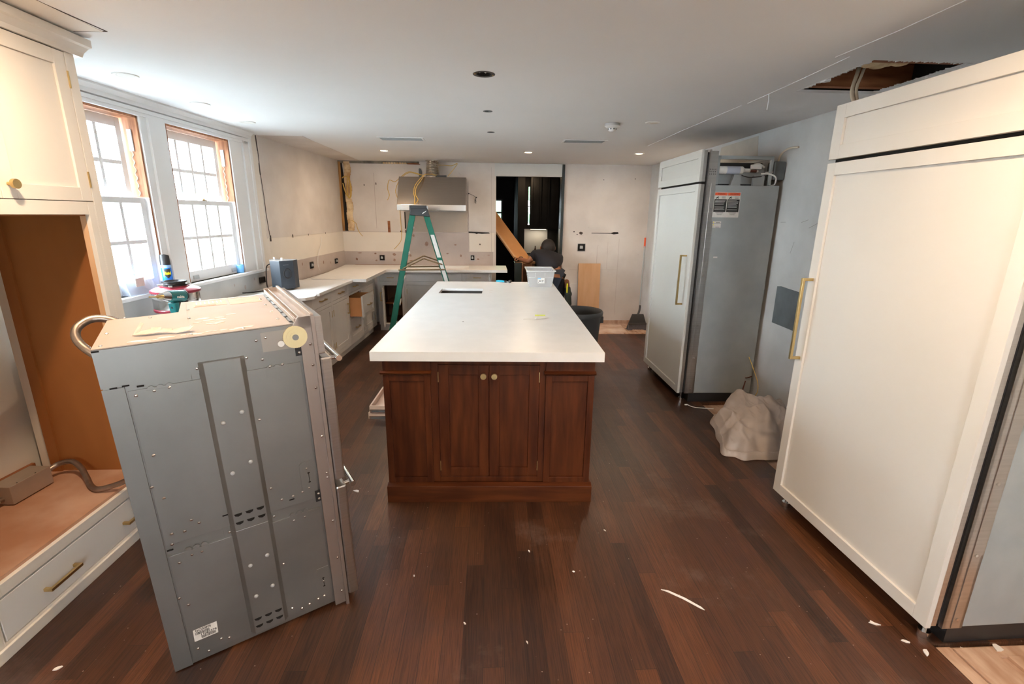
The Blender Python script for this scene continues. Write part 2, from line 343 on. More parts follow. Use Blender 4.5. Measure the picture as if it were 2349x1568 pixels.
def cells(b, a, lo, hi, n0, n1, holes):
    """slab with rectangular holes. a = normal axis; lo/hi corner pairs in the other two axes"""
    us = sorted(set([lo[0], hi[0]]+[h[0] for h in holes]+[h[2] for h in holes])); vs = sorted(set([lo[1], hi[1]]+[h[1] for h in holes]+[h[3] for h in holes]))
    for i in range(len(us)-1):
        j = 0
        while j < len(vs)-1:
            cu = (us[i]+us[i+1])/2
            def inh(k): cv = (vs[k]+vs[k+1])/2; return any(h[0] < cu < h[2] and h[1] < cv < h[3] for h in holes)
            if inh(j): j += 1; continue
            k = j
            while k+1 < len(vs)-1 and not inh(k+1): k += 1
            u0, u1, v0, v1 = us[i], us[i+1], vs[j], vs[k+1]
            if a == 'z': b.box(u0, u1, v0, v1, n0, n1)
            elif a == 'y': b.box(u0, u1, n0, n1, v0, v1)
            else: b.box(n0, n1, u0, u1, v0, v1)
            j = k+1
    return b
def text_mesh(s, size, thick=.0006, bold=0):
    c = bpy.data.curves.new('t', 'FONT'); c.body = s; c.size = size; c.extrude = thick; c.offset = bold; c.align_x = 'CENTER'; c.align_y = 'CENTER'; c.resolution_u = 2
    o = bpy.data.objects.new('t', c); COL.objects.link(o); dg = bpy.context.evaluated_depsgraph_get()
    me = bpy.data.meshes.new_from_object(o.evaluated_get(dg)); bpy.data.objects.remove(o); return me
def text(name, s, size, m, parent, M4, thick=.0006, bold=0, sx=1):
    me = text_mesh(s, size, thick, bold); me.transform(M4 @ Matrix.Diagonal((sx, 1, 1, 1))); me.materials.append(m)
    o = bpy.data.objects.new(name, me); COL.objects.link(o); o.parent = parent; return o
T = Matrix.Translation
def RX(a): return Matrix.Rotation(a, 4, 'X')
def RY(a): return Matrix.Rotation(a, 4, 'Y')
def RZ(a): return Matrix.Rotation(a, 4, 'Z')
FRONT = RX(PI/2)      # text laid in xy -> faces local -y
def shaker(b, x0, x1, z0, z1, y=0, t=.02, st=.055, rec=.008, slab=False):
    """inset shaker front facing -y"""
    if slab: return b.box(x0, x1, y, y+t, z0, z1)
    b.box(x0, x0+st, y, y+t, z0, z1); b.box(x1-st, x1, y, y+t, z0, z1)
    b.box(x0+st, x1-st, y, y+t, z0, z0+st); b.box(x0+st, x1-st, y, y+t, z1-st, z1)
    b.box(x0+st, x1-st, y+rec, y+t, z0+st, z1-st); return b
def bar_handle(parent, xc, zc, L=.14, vertical=False, y=0, m=None, out_=.032, w=.011):
    b = B(); h = L/2
    if vertical:
        b.box(xc-w/2, xc+w/2, y-out_, y-out_+w, zc-h, zc+h)
        for s in (-1, 1): b.box(xc-w/2, xc+w/2, y-out_+w, y, zc+s*(h-w/2)-w/2, zc+s*(h-w/2)+w/2)
    else:
        b.box(xc-h, xc+h, y-out_, y-out_+w, zc-w/2, zc+w/2)
        for s in (-1, 1): b.box(xc+s*(h-w/2)-w/2, xc+s*(h-w/2)+w/2, y-out_+w, y, zc-w/2, zc+w/2)
    return obj('handle', b, m or M['brass'], parent, bevel=.0012)
def hinge(parent, x, z, y=0):
    return obj('hinge', B().box(x-.003, x+.003, y-.004, y+.004, z-.035, z+.035), M['brass'], parent)
# ============================================================ SETTING
# floor with the stripped strips left open
b = B(); cells(b, 'z', (-2.75, -2.6), (2.55, 7.60), -.02, 0, [(1.76, -2.6, 2.55, 1.455), (1.92, 2.15, 2.55, 3.98), (1.55, 6.60, 2.55, 7.60)])
struct('floor', b, M['floor'])
b = B(); b.box(-2.75, 2.6, -2.6, 7.6, -.06, -.022); struct('floor_subfloor', b, M['rawwood'])
b = B(); b.box(-2.75, 2.6, 7.6, 12.2, -.03, 0); struct('floor_pantry', b, M['floor'])
# loose pieces of old boards left on the stripped strip at the right front
sub = [(1.765, 1.83, .3, 1.45, .012), (1.835, 1.985, 1.22, 1.44, .016), (2.02, 2.4, 1.33, 1.40, .014), (1.93, 2.38, 1.40, 1.448, .010), (2.06, 2.40, .6, 1.30, .006)]
for i, (x0, x1, y0, y1, h) in enumerate(sub):
    o = struct('floor_board_remnant', B().box(x0, x1, y0, y1, -.022, -.022+h), M['rawwood'], bevel=.002)
# ceiling: main slab, openings for the broken hole and the bare fittings
CANS = [(-.024, 2.862, .06), (-.005, 3.813, .034), (.022, 4.725, .034)]
HOLE = (1.83, 2.46, 2.34, 3.075)
holes = [HOLE]+[(x-r*.66, y-r*.66, x+r*.66, y+r*.66) for x, y, r in CANS]
b = cells(B(), 'z', (-2.75, -2.6), (2.55, 7.5), ZC, ZC+.016, holes)
struct('ceiling', b, M['ceil'])
b = B(); b.box(-2.8, 1.6, -2.6, 7.5, ZC+.14, ZC+.15); b.box(1.6, 2.6, -2.6, 2.2, ZC+.14, ZC+.15); b.box(1.6, 2.6, 3.4, 7.5, ZC+.14, ZC+.15); b.box(-2.8, 2.6, 7.4, 7.5, ZC+.016, ZC+.15); b.box(2.5, 2.6, -2.6, 7.5, ZC+.016, ZC+.15); b.box(-2.8, -2.7, -2.6, 7.5, ZC+.016, ZC+.15); struct('ceiling_sky_block', b, M['void'])  # unseen cap added over the slab to stop sky light leaking through openings
# cavity above the hole
b = B(); b.box(1.6, 2.5, 2.2, 3.4, ZC+.24, ZC+.26); b.box(1.6, 1.62, 2.2, 3.4, ZC+.016, ZC+.24); b.box(2.48, 2.5, 2.2, 3.4, ZC+.016, ZC+.24); b.box(1.62, 2.48, 3.38, 3.4, ZC+.016, ZC+.24); b.box(1.62, 2.48, 2.2, 2.22, ZC+.016, ZC+.24)
struct('ceiling_cavity', b, M['void'])
for y in (2.53, 3.02):
    struct('ceiling_joist', B().box(1.62, 2.48, y-.022, y+.022, ZC+.017, ZC+.22), M['joist'])
b = B()
for k in range(9):      # batt of insulation between the joists
    x0 = 1.74+k*.055
    b.sphere((x0, 2.74+.015*math.sin(k*2.1), ZC+.075+.010*math.cos(k*1.7)), .048, 1, 1.2, .5, 12)
struct('ceiling_insulation', b, M['insul'])
b = B()
for k in range(22):     # ragged paper and gypsum edge
    x = 1.90+k*.02; b.prism([(x, HOLE[1]-.005), (x+.022, HOLE[1]-.005), (x+.012, HOLE[1]+.008+random.random()*.022)], 'z', ZC-.001, ZC+.012)
for k in range(30):
    y = HOLE[1]+.02+k*.02; b.prism([(2.345, y), (2.345, y+.022), (2.335-random.random()*.035, y+.01)], 'z', ZC-.001, ZC+.012)
for k in range(26):
    y = HOLE[1]+.02+k*.022; b.prism([(1.825, y), (1.825, y+.024), (1.835+random.random()*.022, y+.012)], 'z', ZC-.001, ZC+.012)
b.prism([(1.83, 2.80), (1.855, 2.79), (1.87, 2.82), (1.85, 2.84), (1.83, 2.84)], 'z', ZC-.006, ZC+.010)
struct('ceiling_ragged_edge', b, M['ceil'])
# scored lines and lifted tape on the ceiling
def line_strip(pts, w, z0, z1):
    b = B()
    for (xa, ya), (xb, yb) in zip(pts, pts[1:]):
        d = Vector((xb-xa, yb-ya)).normalized(); n = Vector((-d.y, d.x))*w/2
        b.prism([(xa-n.x, ya-n.y), (xb-n.x, yb-n.y), (xb+n.x, yb+n.y), (xa+n.x, ya+n.y)], 'z', z0, z1)
    return b
struct('ceiling_tape_seam', line_strip([(1.70, 5.4), (1.69, 4.4), (1.70, 3.45)], .006, ZC-.003, ZC+.001), M['ceil'])
struct('ceiling_tape_seam', line_strip([(1.71, 3.38), (1.70, 2.9), (1.68, 2.42)], .005, ZC-.003, ZC+.001), M['ceil'])
struct('ceiling_tape_seam', line_strip([(1.62, 2.43), (1.64, 2.1), (1.63, 1.2)], .005, ZC-.003, ZC+.001), M['ceil'])
struct('ceiling_score_line', line_strip([(-1.62, 1.2), (-1.628, 2.093), (-1.608, 2.368)], .006, ZC-.0015, ZC+.001), M['crack'])
struct('ceiling_score_line', line_strip([(-1.608, 2.368), (-1.75, 2.375)], .006, ZC-.0015, ZC+.001), M['crack'])
struct('ceiling_score_line', line_strip([(-1.83, 5.17), (-1.87, 6.0), (-1.905, 6.9)], .008, ZC-.0015, ZC+.001), M['bare'])
struct('ceiling_patch', B().box(-2.4, -1.625, 1.0, 2.37, ZC-.0018, ZC+.001), M['cream'])
struct('ceiling_patch', B().box(-2.28, -1.84, 5.18, 7.39, ZC-.0018, ZC+.001), M['wall'])
# --- window wall in its own skewed frame: local x along, local y into the wall
L0 = lw(0, 0)
def wx(y): return uy(y)
WA = (wx(2.80), wx(3.60)); WB = (wx(3.86), wx(4.655)); WZ = (1.085, 2.245)
b = cells(B(), 'y', (-5.1, 0), (wx(7.42), ZC), 0, .20, [(WA[0], WZ[0], WA[1], WZ[1]), (WB[0], WZ[0], WB[1], WZ[1])])
wl = struct('wall_left', b, M['cream'], L0, RL)
obj('patched_upper_wall', B().box(wx(5.145), wx(7.38), -.004, .001, 1.372, ZC), M['wall'], wl)
obj('bare_strip', B().box(wx(5.0), wx(7.38), -.005, .001, .84, 1.095), M['bare'], wl)
obj('plaster_below_windows', B().box(wx(2.5), wx(5.0), -.004, .001, .80, 1.06), M['wallr'], wl)
def wallspots(spots, y, m, parent, name, seed=1):
    rnd = random.Random(seed); b = B()
    for (x, z, rx, rz_) in spots:
        n = 9; pts = [(x+rx*math.cos(2*PI*i/n)*(.7+.5*rnd.random()), z+rz_*math.sin(2*PI*i/n)*(.7+.5*rnd.random())) for i in range(n)]
        b.prism(pts, 'y', y, y+.002)
    return obj(name, b, m, parent)
wallspots([(wx(3.93), .985, .022, .032), (wx(4.45), .99, .008, .012), (wx(4.62), .945, .012, .02), (wx(4.8), 1.0, .010, .015), (wx(3.15), .99, .012, .02), (wx(3.0), .93, .006, .008)], -.0055, M['bare'], wl, 'chipped_plaster', 2)
wallspots([(wx(5.5), 1.02, .012, .02), (wx(5.75), .95, .012, .012), (wx(5.9), 1.04, .01, .018), (wx(6.55), 1.0, .01, .02), (wx(6.8), .97, .008, .02)], -.0075, M['tile'], wl, 'glue_spots', 3)
wallspots([(wx(5.72), 1.375, .012, .02), (wx(6.15), 1.372, .006, .012), (wx(6.7), 1.372, .006, .012)], -.0065, M['crack'], wl, 'wall_chips', 4)
# crack running down beside the casing
pts = [(wx(5.14), 2.355), (wx(5.15), 2.2), (wx(5.148), 2.0), (wx(5.165), 1.8), (wx(5.17), 1.62), (wx(5.185), 1.47), (wx(5.20), 1.375)]
b = B()
for (u0, z0), (u1, z1) in zip(pts, pts[1:]): b.prism([(u0-.004, z0), (u1-.004, z1), (u1+.004, z1), (u0+.004, z0)], 'y', -.007, 0)
b.box(wx(5.195), wx(5.215), -.008, 0, 1.34, 1.40)
obj('wall_crack', b, M['crack'], wl)
# crown and casings
b = B(); b.prism([(0, ZC), (-.06, ZC), (-.06, ZC-.012), (-.035, ZC-.035), (-.03, ZC-.06), (0, ZC-.07)], 'x', wx(2.46), wx(5.0))
# prism 'x' takes (y,z)
struct('trim_crown_moulding', b, M['trim'], L0, RL)
b = B(); b.box(wx(2.46), wx(4.99), -.022, 0, 2.245, 2.29); b.box(wx(2.46), wx(4.99), -.028, 0, 2.268, 2.292)
struct('trim_head_casing', b, M['trim'], L0, RL)
b = B(); b.box(wx(3.665), wx(3.835), -.022, 0, 1.085, 2.245); b.box(wx(3.66), wx(3.69), -.03, 0, 1.085, 2.245); b.box(wx(3.60), wx(3.665), -.012, 0, 1.085, 2.245)
struct('trim_mullion_casing', b, M['trim'], L0, RL)
b = B(); b.box(wx(4.655), wx(4.86), -.012, 0, 1.085, 2.245); b.box(wx(4.86), wx(4.985), -.022, 0, 1.085, 2.30); b.box(wx(4.95), wx(4.99), -.032, 0, 1.085, 2.30); b.box(wx(4.85), wx(4.875), -.028, 0, 1.085, 2.28)
struct('trim_side_casing', b, M['trim'], L0, RL)
b = B(); b.box(wx(2.46), wx(5.02), -.05, .15, 1.06, 1.085)
struct('trim_window_sill', b, M['trim'], L0, RL, bevel=.004)
def window(name, u0, u1):
    w = bpy.data.objects.new(name, None); COL.objects.link(w); w['kind'] = 'structure'; w.location = L0; w.rotation_euler = (0, 0, RL)
    zb, zt = WZ; zm = 1.70
    # raw wood jamb liners
    b = B(); b.box(u1-.016, u1, 0, .145, zb, zt); b.box(u0, u0+.016, 0, .145, zb, zt); b.box(u0, u1, 0, .145, zt-.014, zt)
    obj('jamb', b, M['jamb'], w)
    b = B(); b.box(u1-.018, u1-.0155, -.001, .07, zb, zm+.02); b.box(u0+.0155, u0+.018, -.001, .07, zb, zm+.02)
    obj('jamb_liner', b, M['sash'], w)
    def sash(nm, a0, a1, z0, z1, y0, y1, top, bot, st=.045):
        b = B(); b.box(a0, a0+st, y0, y1, z0, z1); b.box(a1-st, a1, y0, y1, z0, z1); b.box(a0+st, a1-st, y0, y1, z0, z0+bot); b.box(a0+st, a1-st, y0, y1, z1-top, z1)
        s = obj(nm, b, M['sash'], w, bevel=.002)
        gx0, gx1, gz0, gz1 = a0+st, a1-st, z0+bot, z1-top; b = B(); ym = (y0+y1)/2
        for k in (1, 2, 3): x = gx0+(gx1-gx0)*k/4; b.box(x-.012, x+.012, ym-.014, ym+.014, gz0, gz1)
        zz = (gz0+gz1)/2; b.box(gx0, gx1, ym-.013, ym+.013, zz-.012, zz+.012)
        obj('muntins', b, M['sash'], s)
        obj('pane', B().box(gx0, gx1, ym-.0015, ym+.0015, gz0, gz1), M['glass'], s)
        return s
    sash('upper_sash', u0+.016, u1-.05, zm-.02, zt-.022, .085, .12, .06, .04)
    lo = sash('lower_sash', u0+.018, u1-.018, zb, zm+.018, .03, .066, .036, .085)
    for f in (.16, .84):
        x = u0+(u1-u0)*f; b = B(); b.box(x-.032, x+.032, .02, .031, zb+.02, zb+.05)
        lf = obj('sash_lift', b, M['greylight'], lo); 
    b = B(); xm = (u0+u1)/2; b.box(xm-.03, xm+.03, .035, .06, zm+.018, zm+.026); b.cyl((xm, .045, zm+.026), (xm, .045, zm+.036), .01); obj('sash_lock', b, M['brass'], lo)
    # spring balance on the bare jamb
    b = B(); x = u1-.018; pts = [(x-.004+.004*math.sin(k*1.57), .055+.005*math.cos(k*1.57), zm+.03+k*.0125) for k in range(26)]
    b.tube(pts, .0035, 5, 2); obj('spring_balance', b, M['cablew'], w)
    obj('balance_bracket', B().box(x-.008, x, .038, .068, 2.02, 2.16), M['greylight'], w, bevel=.003)
    return w
window('window_1', *WA); window('window_2', *WB)
# --- other walls
DX0, DX1 = .11, 1.10
b = cells(B(), 'y', (-2.6, 0), (2.55, ZC), YB, YB+.11, [(DX0, 0, DX1, 2.185)])
wb = struct('wall_back', b, M['wall'])
obj('cream_band', B().box(-2.17, -1.24, YB-.004, YB+.001, .90, 1.37), M['cream'], wb)
obj('cream_band', B().box(-.30, .10, YB-.004, YB+.001, 1.09, 1.37), M['cream'], wb)
obj('bare_strip', B().box(-2.17, .065, YB-.006, YB+.001, .86, 1.085), M['bare'], wb)
obj('bare_wall_behind_range', B().box(-1.23, -.305, YB-.0055, YB+.001, .86, 1.37), M['bare'], wb)
obj('splash_backing_board', B().box(-1.225, -.315, YB-.018, YB+.001, 1.375, 1.665), mat('grey_board', (.50, .43, .36), .8, var=.04, scale=4), wb)
obj('cream_side', B().box(-.30, .10, YB-.010, YB+.001, 1.39, 2.10), M['wall'], wb)
b = B(); b.box(-2.17, 2.2, YB-.007, YB, 1.366, 1.372)
obj('drywall_cut_line', B().box(-2.17, -1.24, YB-.0065, YB+.001, 1.367, 1.373), M['bare'], wb)
wallspots([(-1.93, 1.06, .03, .006), (-1.7, 1.055, .02, .012), (-1.69, .95, .018, .014), (-1.98, .97, .02, .02), (-1.42, 1.04, .025, .02), (-1.42, .96, .018, .022), (-1.18, 1.03, .02, .02), (-1.17, .95, .028, .012), (-.93, 1.2, .03, .035), (-.5, 1.19, .02, .01), (-.62, 1.06, .02, .01), (-.75, 1.06, .015, .01), (-.16, .98, .022, .012), (0, 1.04, .02, .006), (-.42, 1.03, .015, .02), (-1.12, 1.32, .02, .02)], YB-.0085, M['tile'], wb, 'glue_spots', 5)
wallspots([(-1.80, 2.03, .008, .012), (-1.63, 2.05, .007, .02), (-1.3, 1.38, .018, .012), (-.18, 1.36, .02, .008), (-.13, 1.20, .012, .012), (1.29, 1.40, .012, .01), (1.40, 1.38, .03, .02), (1.70, 2.15, .008, .006), (2.17, 2.17, .01, .006), (1.34, 1.36, .012, .006)], YB-.012, M['crack'], wb, 'wall_chips', 6)
b = B(); b.prism([(-.30, 1.385), (0, 1.376), (.02, 1.362), (-.1, 1.357), (-.30, 1.366)], 'y', YB-.013, YB)
b.prism([(1.56, 1.383), (1.86, 1.385), (1.90, 1.40), (1.965, 1.40), (1.975, 1.376), (1.9, 1.366), (1.86, 1.376), (1.56, 1.377)], 'y', YB-.006, YB)
b.box(-1.24, -1.225, YB-.02, YB, 1.42, 1.66); b.box(-1.236, -1.222, YB-.019, YB, 1.36, 1.40)
obj('dark_slots', b, M['nearblack'], wb)
b = B(); b.box(-1.66, -1.654, YB-.005, YB, 1.42, 2.2); b.box(-.30, -.294, YB-.0115, YB, 1.09, 2.1); b.box(.04, .044, YB-.012, YB, 1.09, 2.30)
b.box(1.66, 1.664, YB-.003, YB, .70, 1.2); b.box(1.99, 1.994, YB-.003, YB, .12, 1.30); b.box(1.24, 1.995, YB-.003, YB, .828, .831); b.box(1.82, 1.823, YB-.003, YB, .84, 1.25)
obj('pencil_and_score_lines', b, M['bare'], wb)
b = B(); b.box(1.0, 2.4, YB-.012, YB, -.02, .03); struct('trim_floor_edge', b, M['rawwood'])
# opened corner with stud, insulation and loose cable
b = B(); b.box(-2.17, -2.118, YB-.012, YB+.0, 1.38, 2.345); obj('exposed_stud', b, mat('honey_stud', (.40, .20, .06), .8, var=.3, scale=8, stretch=(6, 6, .5)), wb)
b = B(); b.prism([(-2.118, 1.38), (-2.07, 1.38), (-2.075, 1.7), (-2.08, 2.1), (-2.10, 2.345), (-2.118, 2.345)], 'y', YB-.010, YB); obj('black_gap', b, M['nearblack'], wb)  # near-black infill between the bare stud and the insulation
b = B()
nz = 26
for k in range(nz):
    z0 = 1.385+k*(.96/nz); wv = .01*math.sin(k*.9)
    b.box(-2.075+wv*.6, -1.985+wv, YB-.014-.010*abs(math.sin(k*1.3)), YB, z0, z0+.96/nz+.004)
obj('insulation', b, M['insul'], wb, bevel=.006)
b = B(); b.box(-2.21, -1.0, YB-.011, YB, 2.325, 2.36); obj('ceiling_line_gap', b, mat('grey_fill', (.20, .18, .15), .9, var=.4, scale=9), wb)
b = B()
for k in range(9): b.sphere((-1.50+k*.038, YB-.008, 2.335), .022, 1, .4, .6, 8)
obj('foam_fill', b, M['insul'], wb)
obj('burnt_lath', B().prism([(-1.17, 2.335), (-1.05, 2.345), (-.98, 2.325), (-1.0, 2.32), (-1.17, 2.322)], 'y', YB-.015, YB), M['joist'], wb)
# header over the doorway and the dark jamb
struct('trim_door_header', B().box(.09, 1.075, YB-.03, YB, 2.18, 2.355), mat('header_grey', (.62, .615, .59), .6, var=.02, scale=3))
struct('trim_door_jamb', B().box(1.075, 1.115, YB-.045, YB+.14, 0, 2.35), M['darkg'])
struct('trim_door_side', B().box(.085, .11, YB-.008, YB+.11, .0, 2.18), M['wall'])
b = cells(B(), 'x', (-2.6, -.06), (7.5, ZC), XR, XR+.12, [])
wr = struct('wall_right', b, M['wallr'])
obj('grey_patch', B().prism([(3.57, 1.075), (3.83, 1.088), (3.875, 1.082), (3.875, .775), (3.56, .77)], 'x', XR-.006, XR+.001), M['darkgrey'], wr)
obj('worn_plaster_patch', B().prism([(5.2, 2.33), (4.5, 2.34), (4.45, 2.05), (4.8, 1.85), (5.3, 1.95)], 'x', XR-.003, XR+.001), mat('beige_patch', (.56, .51, .44), .8, var=.06, scale=5), wr)
b = B()
for (y0, z0, y1, z1) in [(3.62, 1.62, 3.7, 1.60), (3.45, 1.66, 3.5, 1.58), (3.42, 1.7, 3.45, 1.58), (3.5, 1.60, 3.6, 1.56), (3.75, 1.45, 3.78, 1.36), (3.9, 1.6, 3.97, 1.598)]:
    b.prism([(y0, z0), (y1, z1), (y1, z1+.0014), (y0, z0+.0014)], 'x', XR-.001, XR)
obj('pencil_marks', b, M['crack'], wr)
b = cells(B(), 'y', (-2.75, 0), (2.6, ZC), -2.72, -2.6, [(.0, 1.15, 1.0, 1.85)]); struct('wall_rear', b, M['wallr'])
w5 = bpy.data.objects.new('window_rear_fill', None); COL.objects.link(w5); w5['kind'] = 'structure'  # unseen window added behind the camera for cool daylight fill
b = B(); b.box(0, .05, -2.72, -2.58, 1.15, 1.85); b.box(.95, 1.0, -2.72, -2.58, 1.15, 1.85); b.box(.05, .95, -2.72, -2.58, 1.15, 1.20); b.box(.05, .95, -2.72, -2.58, 1.80, 1.85); obj('window_frame', b, M['sash'], w5)
obj('pane', B().box(.05, .95, -2.67, -2.665, 1.20, 1.80), M['glass'], w5)
# --- dark pantry beyond the doorway
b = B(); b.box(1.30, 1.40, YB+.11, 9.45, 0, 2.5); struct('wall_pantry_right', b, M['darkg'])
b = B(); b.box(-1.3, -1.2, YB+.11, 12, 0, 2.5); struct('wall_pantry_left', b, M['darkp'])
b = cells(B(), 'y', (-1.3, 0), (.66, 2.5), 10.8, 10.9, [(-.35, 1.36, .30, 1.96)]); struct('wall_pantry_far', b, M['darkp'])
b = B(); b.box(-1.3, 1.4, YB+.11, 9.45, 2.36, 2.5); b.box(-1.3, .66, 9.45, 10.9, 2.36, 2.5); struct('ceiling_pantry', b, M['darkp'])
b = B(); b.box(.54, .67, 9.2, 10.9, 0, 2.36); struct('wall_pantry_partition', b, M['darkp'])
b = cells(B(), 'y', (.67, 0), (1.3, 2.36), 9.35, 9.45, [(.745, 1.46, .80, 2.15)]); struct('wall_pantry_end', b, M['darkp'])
w4 = bpy.data.objects.new('window_4', None); COL.objects.link(w4); w4['kind'] = 'structure'
b = B(); b.box(.735, .745, 9.33, 9.36, 1.45, 2.16); b.box(.745, .80, 9.33, 9.45, 1.79, 1.81); b.box(.79, .80, 9.34, 9.45, 1.46, 2.15); obj('window_frame', b, M['darkp'], w4)
obj('pane', B().box(.745, .80, 9.40, 9.403, 1.46, 2.15), M['glass'], w4)
w = bpy.data.objects.new('window_3', None); COL.objects.link(w); w['kind'] = 'structure'
b = B()
for x in (-.35, -.12, .27): b.box(x, x+.03, 10.78, 10.86, 1.36, 1.96)
for z in (1.36, 1.665, 1.93): b.box(-.35, .30, 10.78, 10.86, z, z+.035)
obj('window_frame', b, M['blackm'], w); obj('pane', B().box(-.33, .28, 10.82, 10.824, 1.38, 1.94), M['glass'], w)
# ============================================================ OUTSIDE
struct('ground_outside', B().box(-30, 30, -20, 40, -.9, -.8).box(-30, 30, -20, 40, -.95, -.9), M['ground'])
def tree(label, loc, h, r, n, seed, group='trees outside the windows'):
    t = thing('garden_tree', label, 'tree', loc, group=group); rnd = random.Random(seed); b = B()
    for k in range(n):
        a = rnd.random()*2*PI; rr = r*rnd.random()**.5; z = h*(.35+.6*rnd.random()); b.sphere((rr*math.cos(a), rr*math.sin(a), z), .28+.3*rnd.random(), 1, 1, .8, 8)
    for v in b.b.verts: v.co += noise.noise_vector(v.co*3)*.12
    obj('foliage', b, M['leaf'], t); obj('trunk', B().cyl((0, 0, 0), (0, 0, h*.6), .14, .09, 10), M['bark'], t)
tree('dark green tree seen low through the nearer window', (-9.5, 9.7, -.8), 4.0, 1.5, 60, 1, None)
tree('small green tree seen through the far pantry window', (-.2, 17, -.8), 6.5, 3.2, 120, 3, None)
b = B(); b.box(-15.2, -15, 2, 9, -.8, 4.6)
for k in range(26): b.box(-15.0, -14.97, 2, 9, -.7+k*.2, -.54+k*.2)
hs = thing('neighbour_house', 'pale house wall beyond the garden, washed out through the panes', 'house', (-15, 5.5, -.8)); b.b.transform(T((15, -5.5, .8))); obj('siding', b, M['shingle'], hs)
obj('roof', B().prism([(-3.7, 5.4), (3.7, 5.4), (2.9, 6.9), (-2.9, 6.9)], 'x', -4, .5), M['grey'], hs)
# ============================================================ CABINETS
def base_cabinet(label, loc, rz, w, fronts, group, m, D=.58, H=.86, kick='flat', back_skip=False, open_bays=(), z0=.10):
    t = thing('base_cabinet', label, 'cabinet', loc, rz, group)
    b = B(); b.box(0, .016, .02, D, z0, H); b.box(w-.016, w, .02, D, z0, H); b.box(.016, w-.016, .02, D, z0, z0+.018); b.box(.016, w-.016, D-.01, D, z0, H); b.box(.016, w-.016, .02, D, H-.018, H)
    obj('carcass', b, [m], t)
    bi = B(); bi.box(.017, .019, .024, D-.012, z0+.02, H-.02); bi.box(w-.019, w-.017, .024, D-.012, z0+.02, H-.02); bi.box(.02, w-.02, D-.014, D-.011, z0+.02, H-.02); bi.box(.02, w-.02, .03, D-.015, z0+.0185, z0+.021)
    obj('interior', bi, mat_inner, t)
    obj('toe_kick', B().box(0, w, .06, .075, 0, z0), m, t)
    # face frame with openings
    ff = cells(B(), 'y', (0, z0-.0), (w, H), 0, .02, [(f[1], f[2], f[3], f[4]) for f in fronts]); obj('face_frame', ff, m, t, bevel=.001)
    g = .0025
    for f in fronts:
        kind, x0, z0_, x1, z1 = f[:5]; op = f[5] if len(f) > 5 else {}
        x0 += g; x1 -= g; z0_ += g; z1 -= g
        if kind == 'drawer':
            sl = op.get('slab', True); o = op.get('out', 0); b = shaker(B(), x0, x1, z0_, z1, -o, .02, .045, slab=sl); d = obj('drawer', b, m, t, bevel=.001)
            if o:
                bb = B(); bb.box(x0+.01, x0+.022, -o+.02, D-.08, z0_+.01, z1-.02); bb.box(x1-.022, x1-.01, -o+.02, D-.08, z0_+.01, z1-.02); bb.box(x0+.022, x1-.022, -o+.02, D-.08, z0_+.012, z0_+.02); bb.box(x0+.022, x1-.022, D-.09, D-.08, z0_+.01, z1-.02)
                obj('drawer_box', bb, M['ply2'], d)
            if op.get('h', 1): bar_handle(d, (x0+x1)/2, (z0_+z1)/2, op.get('L', .13), y=-o)
        elif kind == 'door':
            side = op.get('hinge', 'l'); ang = op.get('open', 0)
            hx = x0 if side == 'l' else x1
            b = shaker(B(), x0-hx, x1-hx, z0_, z1, 0, .02, .055); d = obj('door', b, m, t, bevel=.001); d.location = (hx, 0, 0); d.rotation_euler = (0, 0, ang*(1 if side == 'l' else -1)*-1)
            hh = -1 if side == 'l' else 1
            bar_handle(d, (x1-hx-.03) if side == 'l' else (x0-hx+.03), z1-.12, .12, vertical=True)
            for z in (z0_+.08, z1-.09): hinge(d, -hh*0, z)
        elif kind == 'false': obj('false_front', shaker(B(), x0, x1, z0_, z1, 0, .02, slab=True), m, t, bevel=.001)
    return t
mat_inner = mat('dark_cabinet_interior', (.16, .07, .03), .6, var=.15, scale=4)
GL = 'base cabinets along the window wall'; GB = 'base cabinets along the back wall'
FR = .60
def lunit(label, y0, y1, fronts, **k):
    u0, u1 = uy(y0, FR), uy(y1, FR); w = u1-u0-.001
    p = LW0+AL*u0+OUT*FR
    return base_cabinet(label, p, RL, w, fronts(w), GL, M['cabg'], **k)
s_ = .022
lunit('white base cabinet hidden behind the steel oven, nearest the tall oven cabinet', 2.47, 3.30, lambda w: [('drawer', s_, .70, w-s_, .835), ('door', s_, .14, w/2, .68), ('door', w/2, .14, w-s_, .68, dict(hinge='r'))])
lunit('white base cabinet under the window wall counter that carries the red vacuum', 3.30, 4.10, lambda w: [('drawer', s_, .70, w-s_, .835), ('door', s_, .14, w/2, .68), ('door', w/2, .14, w-s_, .68, dict(hinge='r'))])
lunit('white base cabinet under the jagged counter end, behind the oven handle', 4.10, 4.62, lambda w: [('drawer', s_, .70, w-s_, .835), ('door', s_, .145, w-s_, .68)])
lunit('white base cabinet, drawer over door, nearest fully visible one of the window wall run', 4.62, 5.14, lambda w: [('drawer', s_, .715, w-s_, .84, dict(L=.15)), ('door', s_, .145, w-s_, .68, dict(hinge='r'))])
lunit('white base cabinet, drawer over door, just nearer than the pulled-out drawer', 5.14, 5.65, lambda w: [('drawer', s_, .715, w-s_, .84), ('door', s_, .145, w-s_, .68, dict(hinge='l'))])
lunit('white base cabinet of three drawers whose middle drawer is pulled open', 5.65, 6.15, lambda w: [('drawer', s_, .715, w-s_, .845), ('drawer', s_, .43, w-s_, .69, dict(slab=False, out=.16)), ('drawer', s_, .145, w-s_, .41, dict(slab=False))])
lunit('white base cabinet with drawer over door, last before the back corner', 6.15, 6.76, lambda w: [('drawer', s_, .715, w-s_-.06, .84), ('door', s_, .145, w-s_-.06, .68, dict(hinge='r'))])
